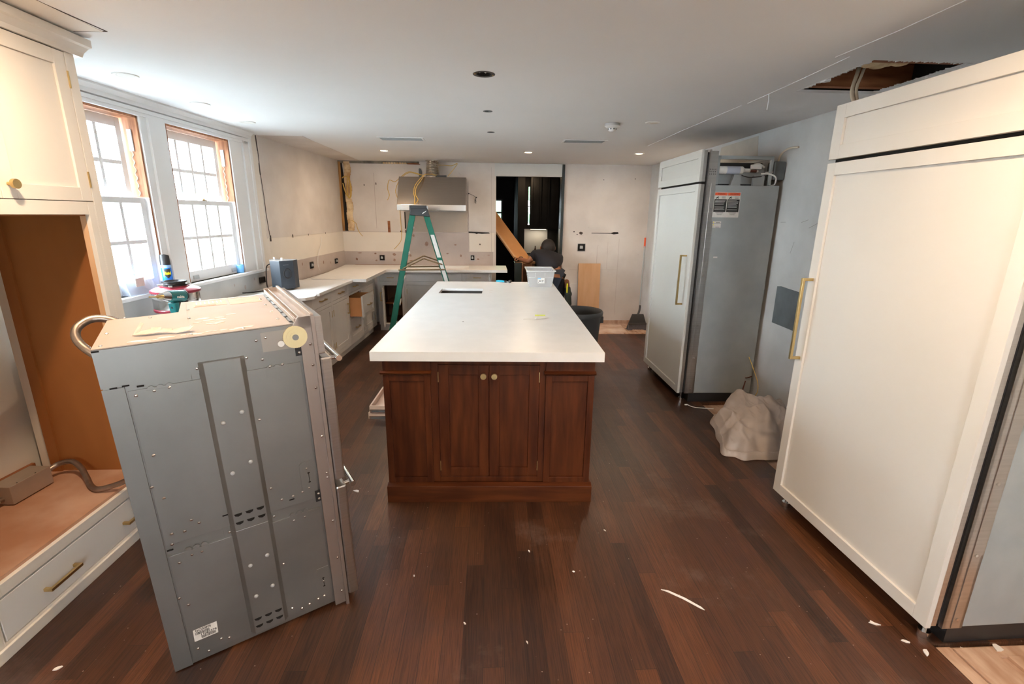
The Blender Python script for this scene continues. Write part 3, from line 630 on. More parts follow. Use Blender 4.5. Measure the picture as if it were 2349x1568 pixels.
def bunit(label, x0, x1, fronts):
    return base_cabinet(label, (x0, 6.78, 0), 0, x1-x0-.001, fronts, GB, M['cabg'])
bunit('white corner base cabinet with its lower door standing open on a shelf', -1.56, -1.185, [('drawer', .035, .715, .335, .825, dict(L=.09)), ('door', .075, .115, .335, .66, dict(hinge='l', open=1.42))])
b = B(); b.box(-1.47, -1.21, 6.84, 7.30, .39, .405); sh = obj('cabinet_shelf', b, M['inner']); tag(sh, 'brown wooden shelf inside the open corner cabinet', 'shelf')
bunit('wide white base cabinet behind the ladder with two doors under a blank front', -1.185, -.35, [('false', .03, .715, .805, .825), ('door', .03, .125, .4165, .67), ('door', .4185, .125, .805, .67, dict(hinge='r'))])
bunit('narrow white base cabinet with a brass-handled drawer beside the doorway', -.35, .04, [('drawer', .025, .72, .35, .828, dict(L=.11)), ('door', .025, .125, .35, .67)])
# ---- counters
def slab(pts, z0, z1, lab, m=M['stone'], holes=None, frame=True):
    # pts: (y_world along, d out) in window-wall frame
    P = [lw(uy(y, d), d) for y, d in pts]; b = B(); c = P[0]; b.prism([(p.x-c.x, p.y-c.y) for p in P], 'z', 0, z1-z0)
    o = obj('countertop_slab', b, m, None, bevel=.004); tag(o, lab, 'countertop', 'loose white countertop slabs'); o.location = (c.x, c.y, z0); return o
slab([(2.47, .02), (4.28, .02), (4.28, .64), (2.47, .64)], .862, .892, 'white counter slab carrying the red shop vacuum behind the oven')
slab([(4.29, .02), (4.60, .02), (4.60, .66), (4.52, .70), (4.44, .71), (4.36, .66), (4.33, .61), (4.295, .60), (4.29, .55)], .862, .892, 'short white counter slab with a jagged snapped end below the black box')
slab([(4.61, .03), (5.58, .03), (5.58, .69), (4.61, .69)], .862, .894, 'middle white counter slab between the jagged slab and the raised slab, under the black box')
b = B(); O3 = lw(uy(5.60, .26), .26)
pa = [lw(uy(5.60, .22), .22), lw(uy(5.58, .84), .84), Vector((-1.385, 6.60, 0)), Vector((.255, 6.60, 0)), Vector((.255, 7.20, 0)), Vector((-2.10, 7.20, 0))]
hole = (-1.10, 6.72, -.28, 7.10)
# L-shaped top split into strips around the range cut-out
c0 = pa[0]
b.prism([(p.x-c0.x, p.y-c0.y) for p in [pa[0], pa[1], pa[2], Vector((-1.385, 7.2, 0)), pa[5]]], 'z', 0, .036)
def bx(x0, x1, y0, y1): b.box(x0-c0.x, x1-c0.x, y0-c0.y, y1-c0.y, 0, .036)
bx(-1.385, -1.10, 6.60, 7.20); bx(-1.10, -.28, 6.60, 6.78); bx(-1.10, -.28, 7.10, 7.20); bx(-.28, .255, 6.60, 7.20)
bmesh.ops.remove_doubles(b.b, verts=b.b.verts[:], dist=1e-5)
o = obj('countertop_slab', b, M['stone']); tag(o, 'L-shaped white counter slab pulled away from the back corner, with the range cut-out', 'countertop', 'loose white countertop slabs'); o.location = (c0.x, c0.y, .866)
b = B(); b.box(-.45, .45, -.018, .02, 0, .03); o = obj('wood_batten', b, M['joist']); tag(o, 'dark reddish wood batten left along the back wall behind the counter', 'batten', loc=(-1.55, YB-.035, .86))
b = B(); b.box(-.5, .5, -.018, .02, 0, .022); o = obj('wood_batten', b, M['rawwood']); tag(o, 'pale wood batten left along the back wall near the doorway', 'batten', loc=(-.45, YB-.04, .86))
# ============================================================ ISLAND
IR = -math.atan2(.074, 2.809); IO = Vector((-.636, 2.484, 0))
isl = thing('kitchen_island', 'dark walnut kitchen island cabinet with two centre doors under the white stone top', 'kitchen island', IO, IR)
Wn = M['walnut']
b = cells(B(), 'z', (.055, .075), (1.222, 2.76), .66, .868, [(.10, 1.97, .535, 2.31)]); b.box(.055, 1.222, .075, 2.76, .02, .66); obj('body', b, Wn, isl)
b = B(); b.box(.045, 1.236, .016, 2.79, 0, .105); b.prism([(.016, .105), (.05, .116), (.05, .105)], 'x', .045, 1.236); obj('plinth', b, M['walnuth'], isl, bevel=.003)
for x0, x1, nm in [(.052, .312, 'l'), (.952, 1.222, 'r')]:
    b = B(); b.box(x0, x1, .048, .076, .79, .868); b.box(x0, x1, .060, .076, .11, .79)
    shaker(b, x0, x1, .112, .775, .046, .016, .035, .010)
    p = obj('corner_pilaster', b, Wn, isl, bevel=.0015)
    b = B(); b.prism([(.030, .785), (.026, .793), (.048, .800), (.055, .800), (.055, .775), (.042, .778)], 'x', x0-.012, x1+.006); obj('pilaster_moulding', b, M['walnuth'], p)
b = cells(B(), 'y', (.312, .11), (.952, .868), .060, .077, [(.352, .143, .918, .832)]); obj('face_frame', b, Wn, isl, bevel=.001)
for x0, x1, kx in [(.354, .633, .605), (.637, .916, .665)]:
    d = obj('door', shaker(B(), x0, x1, .146, .829, .060, .018, .056, .009), Wn, isl, bevel=.0015)
    b = B(); b.cyl((kx, .058, .771), (kx, .040, .771), .006, seg=12); b.cyl((kx, .044, .771), (kx, .028, .771), .017, .0165, seg=24); obj('knob', b, M['brass'], d, bevel=.001)
    hx = x0 if x0 < .5 else x1
    for z in (.215, .76): obj('hinge', B().box(hx-.002, hx+.002, .056, .064, z-.03, z+.03), M['brass'], d)
for sx in (.0,):      # side panels on the long right side
    b = B()
    for k in range(5):
        y0 = .10+k*.53; b.box(1.222, 1.232, y0, y0+.05, .12, .86); 
    b.box(1.222, 1.232, .10, 2.76, .12, .18); b.box(1.222, 1.232, .10, 2.76, .80, .86); obj('side_panelling', b, Wn, isl)
b = cells(B(), 'z', (0, 0), (1.261, 2.81), .897, .92, [(.115, 1.99, .52, 2.29)]); b.box(0, 1.261, 0, .04, .868, .897); b.box(0, 1.261, 2.77, 2.81, .868, .897); b.box(0, .04, .04, 2.77, .868, .897); b.box(1.221, 1.261, .04, 2.77, .868, .897); b.b.transform(T((0, 0, -.868)))
bmesh.ops.remove_doubles(b.b, verts=b.b.verts[:], dist=1e-5)
b.cyl((.44, .755, .0521), (.44, .755, .0523), .006, seg=12)
for f in b.b.faces[-14:]: f.material_index = 1
top = obj('island_countertop', b, [M['stone2'], M['void']], None); tag(top, 'large white stone island top with a small square sink cut-out', 'countertop', loc=IO+Vector((0, 0, .868)), rz=IR)
def isp(x, y, z=.92): return IO + RZ(IR) @ Vector((x, y, z))
b = B(); b.box(.10, .53, 1.98, 2.30, .70, .702); b.box(.108, .115, 1.985, 2.295, .70, .896); b.box(.52, .527, 1.985, 2.295, .70, .896); b.box(.108, .527, 1.98, 1.99, .70, .896); b.box(.108, .527, 2.29, 2.30, .70, .896)
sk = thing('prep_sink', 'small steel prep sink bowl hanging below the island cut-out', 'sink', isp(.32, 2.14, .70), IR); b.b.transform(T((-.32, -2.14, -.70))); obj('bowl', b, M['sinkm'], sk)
obj('drain', B().cyl((0, 0, .003), (0, 0, .006), .04), M['chrome'], sk)
# ============================================================ TALL OVEN CABINET
oc = thing('oven_cabinet', 'tall cream cabinet with an empty oven opening between upper door and bottom drawer', 'cabinet', (-1.81, 1.48, 0), PI/2)
cm = M['cab']
b = B(); b.box(0, .02, .02, .56, 0, 2.30); b.box(.93, .95, .02, .56, 0, 2.30); b.box(.02, .93, .02, .56, 2.28, 2.30); b.box(.02, .93, .02, .56, 1.615, 1.635); obj('carcass', b, cm, oc)
for x0_ in (.912, .02): obj('side_lining', B().box(x0_, x0_+.018, .02, .49, .298, 1.612), M['inner'], oc)
obj('vertical_cleat', B().box(.86, .912, .02, .045, .298, 1.612), M['ply'], oc)
b = B(); b.box(.900, .912, .44, .49, .298, 1.612); obj('rear_cleat', b, M['inner'], oc)
obj('opening_top', B().box(.086, .864, .02, .5, 1.606, 1.6145), M['inner'], oc)
b = B(); b.box(.02, .93, .02, .56, .275, .298); obj('oven_shelf', b, M['shelf'], oc)
b = cells(B(), 'y', (0, .045), (.95, 2.29), 0, .02, [(.09, .285, .86, 1.612), (.055, .058, .895, .238), (.05, 1.668, .90, 2.284)]); b.box(0, .95, .003, .02, 0, .045)
obj('face_frame', b, cm, oc, bevel=.001)
b = B(); b.box(0, .95, -.012, .0, 0, .047); obj('base_board', b, cm, oc, bevel=.002)
d = obj('drawer', B().box(.062, .888, 0, .02, .062, .229), M['cabw'], oc, bevel=.0015)
for x in (.31, .745): bar_handle(d, x, .135, .155, out_=.035, w=.013)
obj('drawer_interior', B().box(.07, .88, .022, .5, .07, .22), M['void'], oc)
for x0, x1, kx, hx in [(.053, .473, .405, .053), (.477, .897, .507, .897)]:
    d = obj('door', shaker(B(), x0, x1, 1.671, 2.281, 0, .02, .058, .009), cm, oc, bevel=.0015)
    b = B(); b.cyl((kx, 0, 1.725), (kx, -.024, 1.725), .007, seg=12); b.cyl((kx, -.020, 1.725), (kx, -.034, 1.725), .018, .018, seg=24); obj('knob', b, M['brass'], d, bevel=.001)
    for z in (1.765, 2.175): obj('hinge', B().box(hx-.003, hx+.003, -.005, .004, z-.034, z+.034), M['brass'], d)
b = B(); b.prism([(0.02, 2.284), (-.012, 2.284), (-.02, 2.30), (-.045, 2.318), (-.06, 2.322), (-.06, 2.352), (.02, 2.352)], 'x', -.02, .985); b.box(.95, .985, .02, .30, 2.322, 2.352); obj('crown', b, cm, oc)
# wires left in the empty opening
jb = thing('junction_box', 'tan metal junction box with cable lying on the empty oven shelf', 'electrical box', (-2.25, 2.17, .299), RL)
b = B(); b.box(-.10, .10, -.05, .05, .004, .095); bx_ = obj('box', b, mat('aged_tan_metal', (.46, .38, .31), .45, .5, var=.06, scale=8), jb, bevel=.003)
b = B()
for x in (-.06, .03): b.cyl((x, -.044, .0945), (x, -.044, .096), .003, seg=8)
obj('screw_holes', b, M['void'], jb)
b = B(); b.cyl((-.10, 0, .03), (-.118, 0, .03), .012); b.cyl((.10, 0, .04), (.125, 0, .045), .014); b.box(.105, .115, -.022, .022, .034, .05); obj('clamps', b, M['conduit'], jb)
b = B(); b.tube([(-.115, 0, .03), (-.17, -.015, .022), (-.26, -.07, .012), (-.38, -.12, .010)], .010, 8); obj('cable', b, M['cablew'], jb, smooth=True)
fc = B(); fc.tube([(.12, 0, .045), (.165, -.02, .065), (.18, -.08, .075), (.15, -.15, .06), (.10, -.22, .03), (.05, -.28, .016), (.02, -.34, .016), (.03, -.41, .03), (.03, -.48, .06), (.0, -.56, .12)], .012, 10, 18, rib=.16); obj('flexible_conduit', fc, M['conduit'], jb, smooth=True)
wallspots([(wx(1.62), .43, .05, .045)], -.006, M['stud'], wl, 'broken_plaster', 9)
struct('baseboard_left', B().box(wx(1.50), wx(2.4), -.02, -.001, .286, .34), M['joist'], L0, RL)
# ============================================================ DOUBLE WALL OVEN standing free on the floor
OV = thing('wall_oven', 'double wall oven pulled out and standing on the floor, bare steel side showing', 'oven', (-1.146, 1.441, .004), rot=(.014, -.028, .548))
OL, OW, OH = .572, .70, 1.232
G = M['galv']
b = B(); b.box(.003, .228, .004, .44, .0, OH-.003); b.box(.228, OL, .004, OW, .0, OH-.003); obj('body', b, G, OV, bevel=.001)
b = B(); b.box(0, OL-.01, -.002, .004, OH-.125, OH-.004); obj('upper_side_band', b, G, OV)
b = B(); b.box(0, .055, -.0012, .004, .0, OH-.13); obj('rear_corner_strip', b, G, OV)
for z0, z1 in [(.52, OH-.145), (.03, .475)]:
    b = B(); b.box(.06, .255, -.0022, .004, z0, z1); b.box(.385, OL-.012, -.0022, .004, z0, z1); obj('side_panel', b, G, OV, bevel=.0008)
for z0, z1 in [(.50, OH-.088), (.03, .50)]:      # raised vertical channels
    b = B(); b.prism([(.250, 0), (.266, -.020), (.372, -.020), (.388, 0)], 'z', z0, z1); 
    ch = obj('wiring_channel', b, G, OV, bevel=.0015)
    for r_ in range(2):
        for c_ in range(3):
            x = .283+c_*.036; z = z0+.035+r_*.034
            obj('vent_slot', B().prism([(x-.013, z), (x+.013, z), (x+.010, z-.008), (x, z-.012), (x-.010, z-.008)], 'y', -.0208, -.0195), M['void'], ch)
    sc = B(); sc.sphere((0, 0, 0), .0075, 1, .6, 1, 12)
    for (x, z) in [(.29, z0+.36*(z1-z0)), (.35, z0+.40*(z1-z0)), (.29, z0+.66*(z1-z0)), (.35, z0+.70*(z1-z0))]:
        s1 = B(); s1.sphere((x, -.0215, z), .0075, 1, .6, 1, 12); obj('button_plug', s1, M['greylight'], ch, smooth=True)
scr = B(); scr.lathe([(0, -.0035), (.0022, -.003), (.005, -.001), (.0055, .001)], 10); scr.b.transform(RX(-PI/2) @ RX(PI))
sm = bpy.data.meshes.new('screw'); scr.b.to_mesh(sm); scr.b.free(); sm.materials.append(M['steelb'])
def screw(x, z, parent=OV, y=-.0025):
    o = bpy.data.objects.new('screw', sm); COL.objects.link(o); o.parent = parent; o.location = (x, y, z); o.rotation_euler = (PI, 0, 0)
SC = [(.078, 1.07), (.125, 1.075), (.165, 1.078), (.086, .86), (.086, .70), (.084, .56), (.12, .555), (.145, .59), (.165, .57), (.248, 1.125), (.392, 1.135), (.40, .90), (.40, .62), (.43, .56), (.47, .56), (.505, .565), (.53, .575), (.53, .66), (.247, .495), (.395, .50),
      (.086, .44), (.125, .455), (.155, .455), (.083, .26), (.08, .06), (.11, .03), (.155, .06), (.18, .05), (.40, .28), (.405, .06), (.44, .04), (.47, .045), (.505, .052), (.53, .055), (.535, .13), (.46, 1.09), (.50, 1.09), (.46, .455), (.50, .455), (.44, 1.12), (.43, 1.19), (.46, 1.195), (.078, .52), (.062, .30), (.062, .75)]
for x, z in SC: screw(x, z)
for (x, z) in [(.105, OH-.15), (.445, OH-.15), (.105, .478), (.445, .478)]:      # scalloped vents
    b = B(); b.box(x, x+.075, -.004, 0, z-.035, z-.002); 
    for k in range(3): b.cyl((x+.013+k*.024, -.003, z+.001), (x+.013+k*.024, 0, z+.001), .010, seg=12)
    obj('scalloped_tab', b, G, OV)
for (x, z) in [(.05, OH-.128), (.085, OH-.137), (.0, OH-.01), (.235, .565), (.455, .545), (.06, .497), (.02, OH-.13)]:
    obj('slot', B().box(x, x+.018, -.0030, 0, z, z+.005), M['void'], OV)
for z in (.565, .07):
    b = B(); b.prism([(.505, z), (.56, z), (.56, z+.125), (.515, z+.125), (.505, z+.115)], 'y', -.0045, 0); p = obj('hinge_cover', b, G, OV)
    b = B(); b.box(.534, .536, -.0052, -.004, z+.035, z+.075); b.box(.531, .539, -.0052, -.004, z+.033, z+.037); b.box(.531, .539, -.0052, -.004, z+.073, z+.077); obj('slot', b, M['void'], p)
for z in (OH-.120, .505): 
    b = B(); b.box(.548, .573, -.006, 0, z, z+.048); p = obj('hinge_latch', b, M['blackm'], OV)
    for q in (.012, .034): screw(.560, z+q, p, -.0065)
b = B(); b.box(.445, .556, -.0035, 0, OH-.088, OH-.018); gp = obj('gear_plate', b, mat('warm_grey_plate', (.42, .38, .34), .45, .8), OV)
b = B(); prof = []; gx, gz, gr = .553, OH-.048, .041
for k in range(96):
    a = 2*PI*k/96; r = gr*(1 if k % 2 else .965); prof.append((gx+r*math.cos(a), gz+r*math.sin(a)))
b.prism(prof, 'y', -.012, -.005); g = obj('latch_gear', b, M['yellowp'], OV)
b = B(); b.cyl((gx, -.015, gz), (gx, -.011, gz), .018, seg=24); b.cyl((gx, -.0135, gz), (gx, -.011, gz), .029, seg=32); obj('gear_hub', b, M['yellowp'], g)
obj('gear_axle', B().cyl((gx, -.018, gz), (gx, -.014, gz), .0105, seg=20), M['galv'], g)
obj('gear_pin', B().cyl((gx-.048, -.008, gz-.018), (gx-.048, -.003, gz-.018), .011, seg=16), M['white'], g)
# top plate
b = B(); b.prism([(0, 0), (.545, 0), (.545, OW-.02), (.228, OW-.02), (.218, .455), (0, .44)], 'z', OH-.003, OH); tp = obj('top_plate', b, M['galvtop'], OV)
b = B()
for k in range(7):
    b.box(.548-.004*(k % 2), .556, .04+k*.09, .04+k*.09+.07, OH-.001, OH+.0012)
obj('folded_seam', b, M['galv'], OV)
b = B(); b.box(.24, .245, .005, OW-.03, OH, OH+.0012); obj('plate_seam', b, M['galvtop'], OV)
wallspots_b = random.Random(5)
def smear(x, y, r, ky):
    rb = wallspots_b; n = 9; obj('plaster_smear', B().prism([(x+r*math.cos(2*PI*i/n)*(1+rb.random()*.7), y+r*ky*math.sin(2*PI*i/n)) for i in range(n)], 'z', OH, OH+.0012), M['dust'], OV)
for k in range(14): smear(.10+k*.024+wallspots_b.random()*.01, .02+wallspots_b.random()*.02, .006+wallspots_b.random()*.011, .6)
for k in range(11): smear(.27+wallspots_b.random()*.12, .10+wallspots_b.random()*.20, .005+wallspots_b.random()*.013, .5)
for k in range(9): smear(.28+k*.027, .655+wallspots_b.random()*.02, .012, .8)
obj('faded_label', B().box(.40, .52, .50, .64, OH, OH+.0008), M['tanlabel'], OV, label='faded tan label on the top plate')
p = obj('faded_label', B().box(.27, .39, .52, .64, OH, OH+.0008), M['tanlabel'], OV, label='striped faded label on the top plate')
obj('label_band', B().box(.275, .35, .525, .56, OH+.0008, OH+.0014), M['salmon'], p)
b = B()
for k in range(7): b.box(.28+k*.015, .284+k*.015, .57, .63, OH+.0008, OH+.0012)
obj('label_lines', b, M['paper'], p)
for (x, y) in [(.02, .03), (.02, .2), (.05, .45), (.13, .40), (.25, .15), (.25, .3), (.25, .48), (.25, .03), (.40, .02), (.52, .1), (.52, .25), (.52, .4), (.52, .55)]:
    o = bpy.data.objects.new('screw', sm); COL.objects.link(o); o.parent = tp; o.location = (x, y, OH+.001); o.rotation_euler = (PI/2, 0, 0)
# front frame and trough
st = mat('worn_frame_steel', (.50, .44, .40), .38, .9, var=.05, scale=4)
b = B(); b.box(.568, .618, -.010, .0, -.012, OH+.022); b.prism([(.550, OH-.005), (.568, OH+.022), (.618, OH+.022), (.618, OH-.02), (.552, OH-.02)], 'y', -.010, -.006); obj('side_flange', b, st, OV, bevel=.001)
b = B(); b.box(.614, .622, -.020, OW+.02, -.012, OH+.024); b.box(.61, .622, -.022, -.010, -.022, OH+.024); obj('front_frame', b, st, OV)
b = B(); b.box(.556, .616, -.008, OW+.01, OH+.002, OH+.006); b.box(.556, .562, -.008, OW+.01, OH+.004, OH+.018); b.box(.574, .577, -.008, OW+.01, OH+.004, OH+.020); b.box(.611, .622, -.012, OW+.015, OH+.004, OH+.030); b.box(.556, .620, OW+.006, OW+.010, OH, OH+.024); obj('top_trough', b, mat('dusty_trough_steel', (.46, .39, .34), .5, .45, var=.08, scale=12), OV, bevel=.001)
obj('control_panel', B().box(.622, .648, -.012, OW+.012, OH-.125, OH+.018), M['steel'], OV, bevel=.003)
for z0, z1 in [(.575, OH-.14), (.015, .545)]:
    dr = obj('oven_door', B().box(.626, .668, -.012, OW+.012, z0, z1), M['steel'], OV, bevel=.008)
    obj('door_glass', B().box(.667, .670, .10, OW-.10, z0+.10, z1-.14), M['black'], dr)
    b = B(); zh = z1-.02; b.cyl((.700, .01, zh), (.700, OW-.01, zh), .0115, seg=20)
    for y in (.04, OW-.04): b.cyl((.660, y, zh-.004), (.700, y, zh), .008, seg=12)
    obj('handle', b, M['steelb'], dr, smooth=40)
for z in (1.15, 1.07, .98, .78, .62, .60, .40, .22, .05): screw(.60, z, OV, -.0105)
# rating label
lb = obj('barcode_label', B().prism([(.075, .095), (.150, .095), (.152, .145), (.077, .145)], 'y', -.0032, -.002), M['paper'], OV, label='white barcode sticker with printed numbers')
text('label_text', 'DO30F/S', .013, M['ink'], lb, T((.108, -.0034, .138)) @ FRONT, .0002, .0002)
text('label_text', '11082379', .013, M['ink'], lb, T((.122, -.0034, .115)) @ FRONT, .0002, .0002)
rn = random.Random(2)
for x0, zz in [(.082, .121), (.098, .099)]:
    b = B(); x = x0
    while x < x0+.044:
        w_ = rn.choice([.0008, .0014, .002]); b.box(x, x+w_, -.0036, -.003, zz, zz+.011); x += w_+rn.choice([.0008, .0014])
    obj('barcode', b, M['ink'], lb)
# looped conduit at its back corner
b = B(); b.tube([(.05, .46, OH-.03), (.0, .475, OH-.002), (-.05, .475, OH+.004), (-.09, .45, OH-.02), (-.09, .42, OH-.06), (-.05, .39, OH-.11), (.01, .40, OH-.17)], .013, 10, 22, rib=.16); obj('flexible_conduit', b, M['conduit'], OV, smooth=True)
def local_to_world(o, v): 
    bpy.context.view_layer.update(); return o.matrix_world @ Vector(v)
# plaster scrap on the oven top
pw = local_to_world(OV, (.17, .10, OH))
b = B(); rn = random.Random(8)
def scrap(b, pts, z0, th, jig=.004):
    v0 = [b.b.verts.new((x, y, z0+z)) for x, y, z in pts]; v1 = [b.b.verts.new((x+jig*rn.random(), y, z0+z+th)) for x, y, z in pts]; n = len(pts)
    b.b.faces.new(v0[::-1]); b.b.faces.new(v1)
    for i in range(n): b.b.faces.new([v0[i], v0[(i+1) % n], v1[(i+1) % n], v1[i]])
scrap(b, [(-.075, -.02, 0), (-.04, -.024, .002), (0, -.016, .006), (.03, -.012, .004), (.03, .006, .012), (-.03, .008, .012), (-.06, 0, .008)], 0, .003)
scrap(b, [(.02, -.012, .004), (.05, -.02, .002), (.085, -.01, .008), (.09, .012, .016), (.06, .018, .012), (.04, .004, .010)], 0, .003)
scrap(b, [(-.075, -.02, 0), (-.062, -.012, .002), (-.055, .02, .030), (-.066, .024, .034)], 0, .002)
scrap(b, [(-.03, 0, .008), (0, -.004, .012), (-.005, .01, .018), (-.035, .014, .016)], 0, .002)
o = obj('plaster_scrap', b, M['debris']); tag(o, 'torn tan plaster and paper scrap lying on the oven top', 'scrap', loc=pw+Vector((0, 0, .001)), rz=.2)
# ============================================================ PANEL-READY FRIDGES
def fridge(label, loc, rz, w, pm, hx, hz, near_detail):
    t = thing('built_in_fridge', label, 'fridge', loc, rz)
    gz0, gz1, top = 1.893, 1.910, 2.155
    pan = obj('upper_panel', shaker(B(), 0, w, gz1, top, 0, .022, .062, .012), pm, t, bevel=.001)
    dp = obj('door_panel', shaker(B(), 0, w, .088, gz0, 0, .022, .058, .012), pm, t, bevel=.001)
    bar_handle(dp, hx, hz, .435, vertical=True, out_=.058, w=.014)
    b = B(); b.box(.01, w-.006, .022, .050, .092, gz0-.002); b.box(.01, w-.006, .022, .050, gz1+.002, top-.004); obj('door_core', b, M['steel'], t)
    obj('vent_gap', B().box(.012, w-.01, .030, .06, gz0-.004, gz1+.004), M['void'], t)
    obj('door_gasket', B().box(.008, w-.012, .050, .066, .095, top-.02), M['black'], t)
    b = B(); b.box(w-.012, w+.004, .066, .080, .085, top); b.box(w-.004, w+.004, .066, .150, .085, 1.60); b.box(w-.004, w+.004, .066, .138, 1.58, 2.145); b.box(w-.004, w+.004, .138, .150, .085, .42); b.box(w, w+.007, .100, .103, .09, 1.9); obj('side_flange', b, M['steel'], t, bevel=.001)
    b = B(); b.box(-.004, .004, .066, .15, .085, 2.145); obj('side_flange', b, M['steel'], t)
    obj('cabinet_body', B().box(0, w, .080, .672, .088, 1.885), M['grey'], t, bevel=.002)
    obj('kick_base', B().box(.02, w-.012, .11, .672, .0, .086), M['black'], t)
    for x in (.05, w-.05): obj('levelling_foot', B().cyl((x, .06, 0), (x, .06, .03), .022, seg=14).cyl((x, .06, .03), (x, .06, .09), .008, seg=10), M['steelb'], t)
    b = B(); b.cyl((w+.004, .118, .13), (w+.008, .118, .13), .006, seg=10); 
    sr = obj('screw', b, M['steelb'], t)
    for z in (.42, .72, 1.15, 1.7): o = sr.copy(); COL.objects.link(o); o.parent = t; o.location = (0, 0, z-.13)
    if near_detail:
        b = B()
        for (y0, y1, z0, z1) in [(.14, .60, 2.085, 2.112), (.58, .60, 1.89, 2.112), (.14, .16, 1.89, 2.112)]:
            b.box(w-.03, w-.005, y0, y1, z0, z1); b.box(.005, .03, y0, y1, z0, z1)
        b.box(.005, w-.005, .585, .60, 2.09, 2.112); b.box(.005, w-.005, .14, .155, 2.09, 2.112); b.box(.03, w-.08, .17, .57, 1.90, 2.02)
        obj('top_frame', b, M['grey'], t, bevel=.001)
        obj('compressor_cover', B().box(.03, w-.12, .16, .57, 1.886, 2.07), M['blackm'], t)
        b = B(); b.cyl((w-.045, .15, 2.005), (w-.045, .365, 2.005), .031, seg=20); b.cyl((w-.045, .365, 2.005), (w-.045, .385, 2.005), .031, .016, seg=20); b.cyl((w-.045, .385, 2.005), (w-.045, .43, 2.005), .016, seg=16); f = obj('water_filter', b, M['white'], t, smooth=40)
        obj('filter_label', B().cyl((w-.045, .23, 2.005), (w-.045, .34, 2.005), .0314, seg=20, caps=False), mat('pale_blue_label', (.52, .56, .66), .5), f)
        b = B(); b.cyl((w-.045, .43, 2.005), (w-.045, .50, 2.0), .010, seg=12); b.box(w-.06, w-.03, .44, .52, 2.015, 2.05); b.tube([(w-.045, .46, 2.05), (w-.045, .50, 2.055), (w-.045, .55, 2.03)], .008, 8); obj('valve_fittings', b, M['white'], t)
        obj('brass_nut', B().cyl((w-.045, .425, 2.003), (w-.045, .485, 2.0), .012, seg=8), M['copper'], t)
        obj('mounting_bracket', B().prism([(.275, 1.886), (.36, 1.886), (.352, 1.97), (.30, 1.97)], 'x', w-.06, w-.03), M['grey'], t); obj('mounting_bracket', B().box(w-.05, w-.02, .46, .55, 1.886, 1.965), M['grey'], t)
        b = B(); b.tube([(w-.03, .52, 1.98), (w-.0, .58, 1.975), (w+.0, .63, 1.95), (w-.02, .64, 1.90), (w-.05, .62, 1.888)], .006, 8); b.tube([(w-.04, .56, 1.99), (w-.01, .62, 1.99), (w-.01, .65, 1.965)], .006, 8); obj('water_tubing', b, M['white'], t)
        b = B(); b.tube([(w-.03, .36, 1.965), (w-.02, .42, 1.95), (w-.02, .50, 1.955), (w-.03, .56, 1.96)], .004, 6); obj('power_lead', b, M['black'], t)
        b = B()
        for r_ in range(3):
            for c_ in range(4): b.box(w+.0035, w+.0048, .078+c_*.015, .082+c_*.015, 1.965+r_*.018, 1.973+r_*.018)
        obj('louvre_slots', b, M['void'], t)
        lb = obj('warning_label', B().box(w, w+.0009, .140, .360, 1.632, 1.832), M['paper'], t, label='white, orange and black warning label')
        SD = RZ(PI/2) @ FRONT
        for k, wd in enumerate(['WARNING', 'AVERTISSEMENT']):
            y0 = .145+k*.108
            obj('label_heading', B().box(w+.0009, w+.0014, y0, y0+.102, 1.805, 1.828), M['orange'], lb)
            text('label_text', wd, .013 if k == 0 else .0105, M['ink'], lb, T((w+.0016, y0+.055, 1.8165)) @ SD, .0002)
            obj('label_block', B().box(w+.0009, w+.0014, y0, y0+.102, 1.675, 1.775), M['ink'], lb)
            b = B(); r3 = random.Random(k)
            for q in range(8):
                if q == (4, 6)[k]: continue
                b.box(w+.0014, w+.0018, y0+.006, y0+.006+.09*(.75+.25*r3.random()), 1.765-q*.0105, 1.768-q*.0105)
            obj('label_lines', b, M['paper'], lb)
            b = B(); b.prism([(y0+.008, 1.784), (y0+.028, 1.798), (y0+.036, 1.794), (y0+.018, 1.780)], 'x', w+.0009, w+.0014); b.prism([(y0+.026, 1.782), (y0+.036, 1.790), (y0+.034, 1.780)], 'x', w+.0009, w+.0014); obj('label_pictogram', b, M['ink'], lb)
            b = B()
            for q in range(2): b.box(w+.0009, w+.0014, y0+.06, y0+.09, 1.793-q*.009, 1.796-q*.009); 
            for q in range(3): b.box(w+.0009, w+.0014, y0+.02+q*.006, y0+.085-q*.006, 1.668-q*.008, 1.670-q*.008)
            obj('label_lines', b, M['crack'], lb)
        for z0, z1 in [(1.585, 1.600), (1.548, 1.580)]:
            p = obj('small_sticker', B().box(w, w+.0009, .150, .222, z0, z1), M['paper'], t)
            obj('sticker_mark', B().box(w+.0009, w+.0013, .155, .163, z1-.011, z1-.004), M['yellow'], p)
            obj('sticker_text', B().box(w+.0009, w+.0013, .178, .212, z0+.004, z0+.007), M['ink'], p)
        obj('tape_scrap', B().box(w, w+.001, .19, .225, 1.30, 1.312), M['paper'], t)
    return t
fridge('far built-in fridge with its bare grey steel side and warning label facing the room', (1.710, 5.004, 0), math.atan2(-.994, -.007), .994, M['fridgep2'], .90, 1.10, True)
fridge('near built-in fridge with large cream door panel in the right foreground', (1.675, 2.440, 0), math.atan2(-.995, .025), .995, M['fridgep'], .035, 1.115, False)
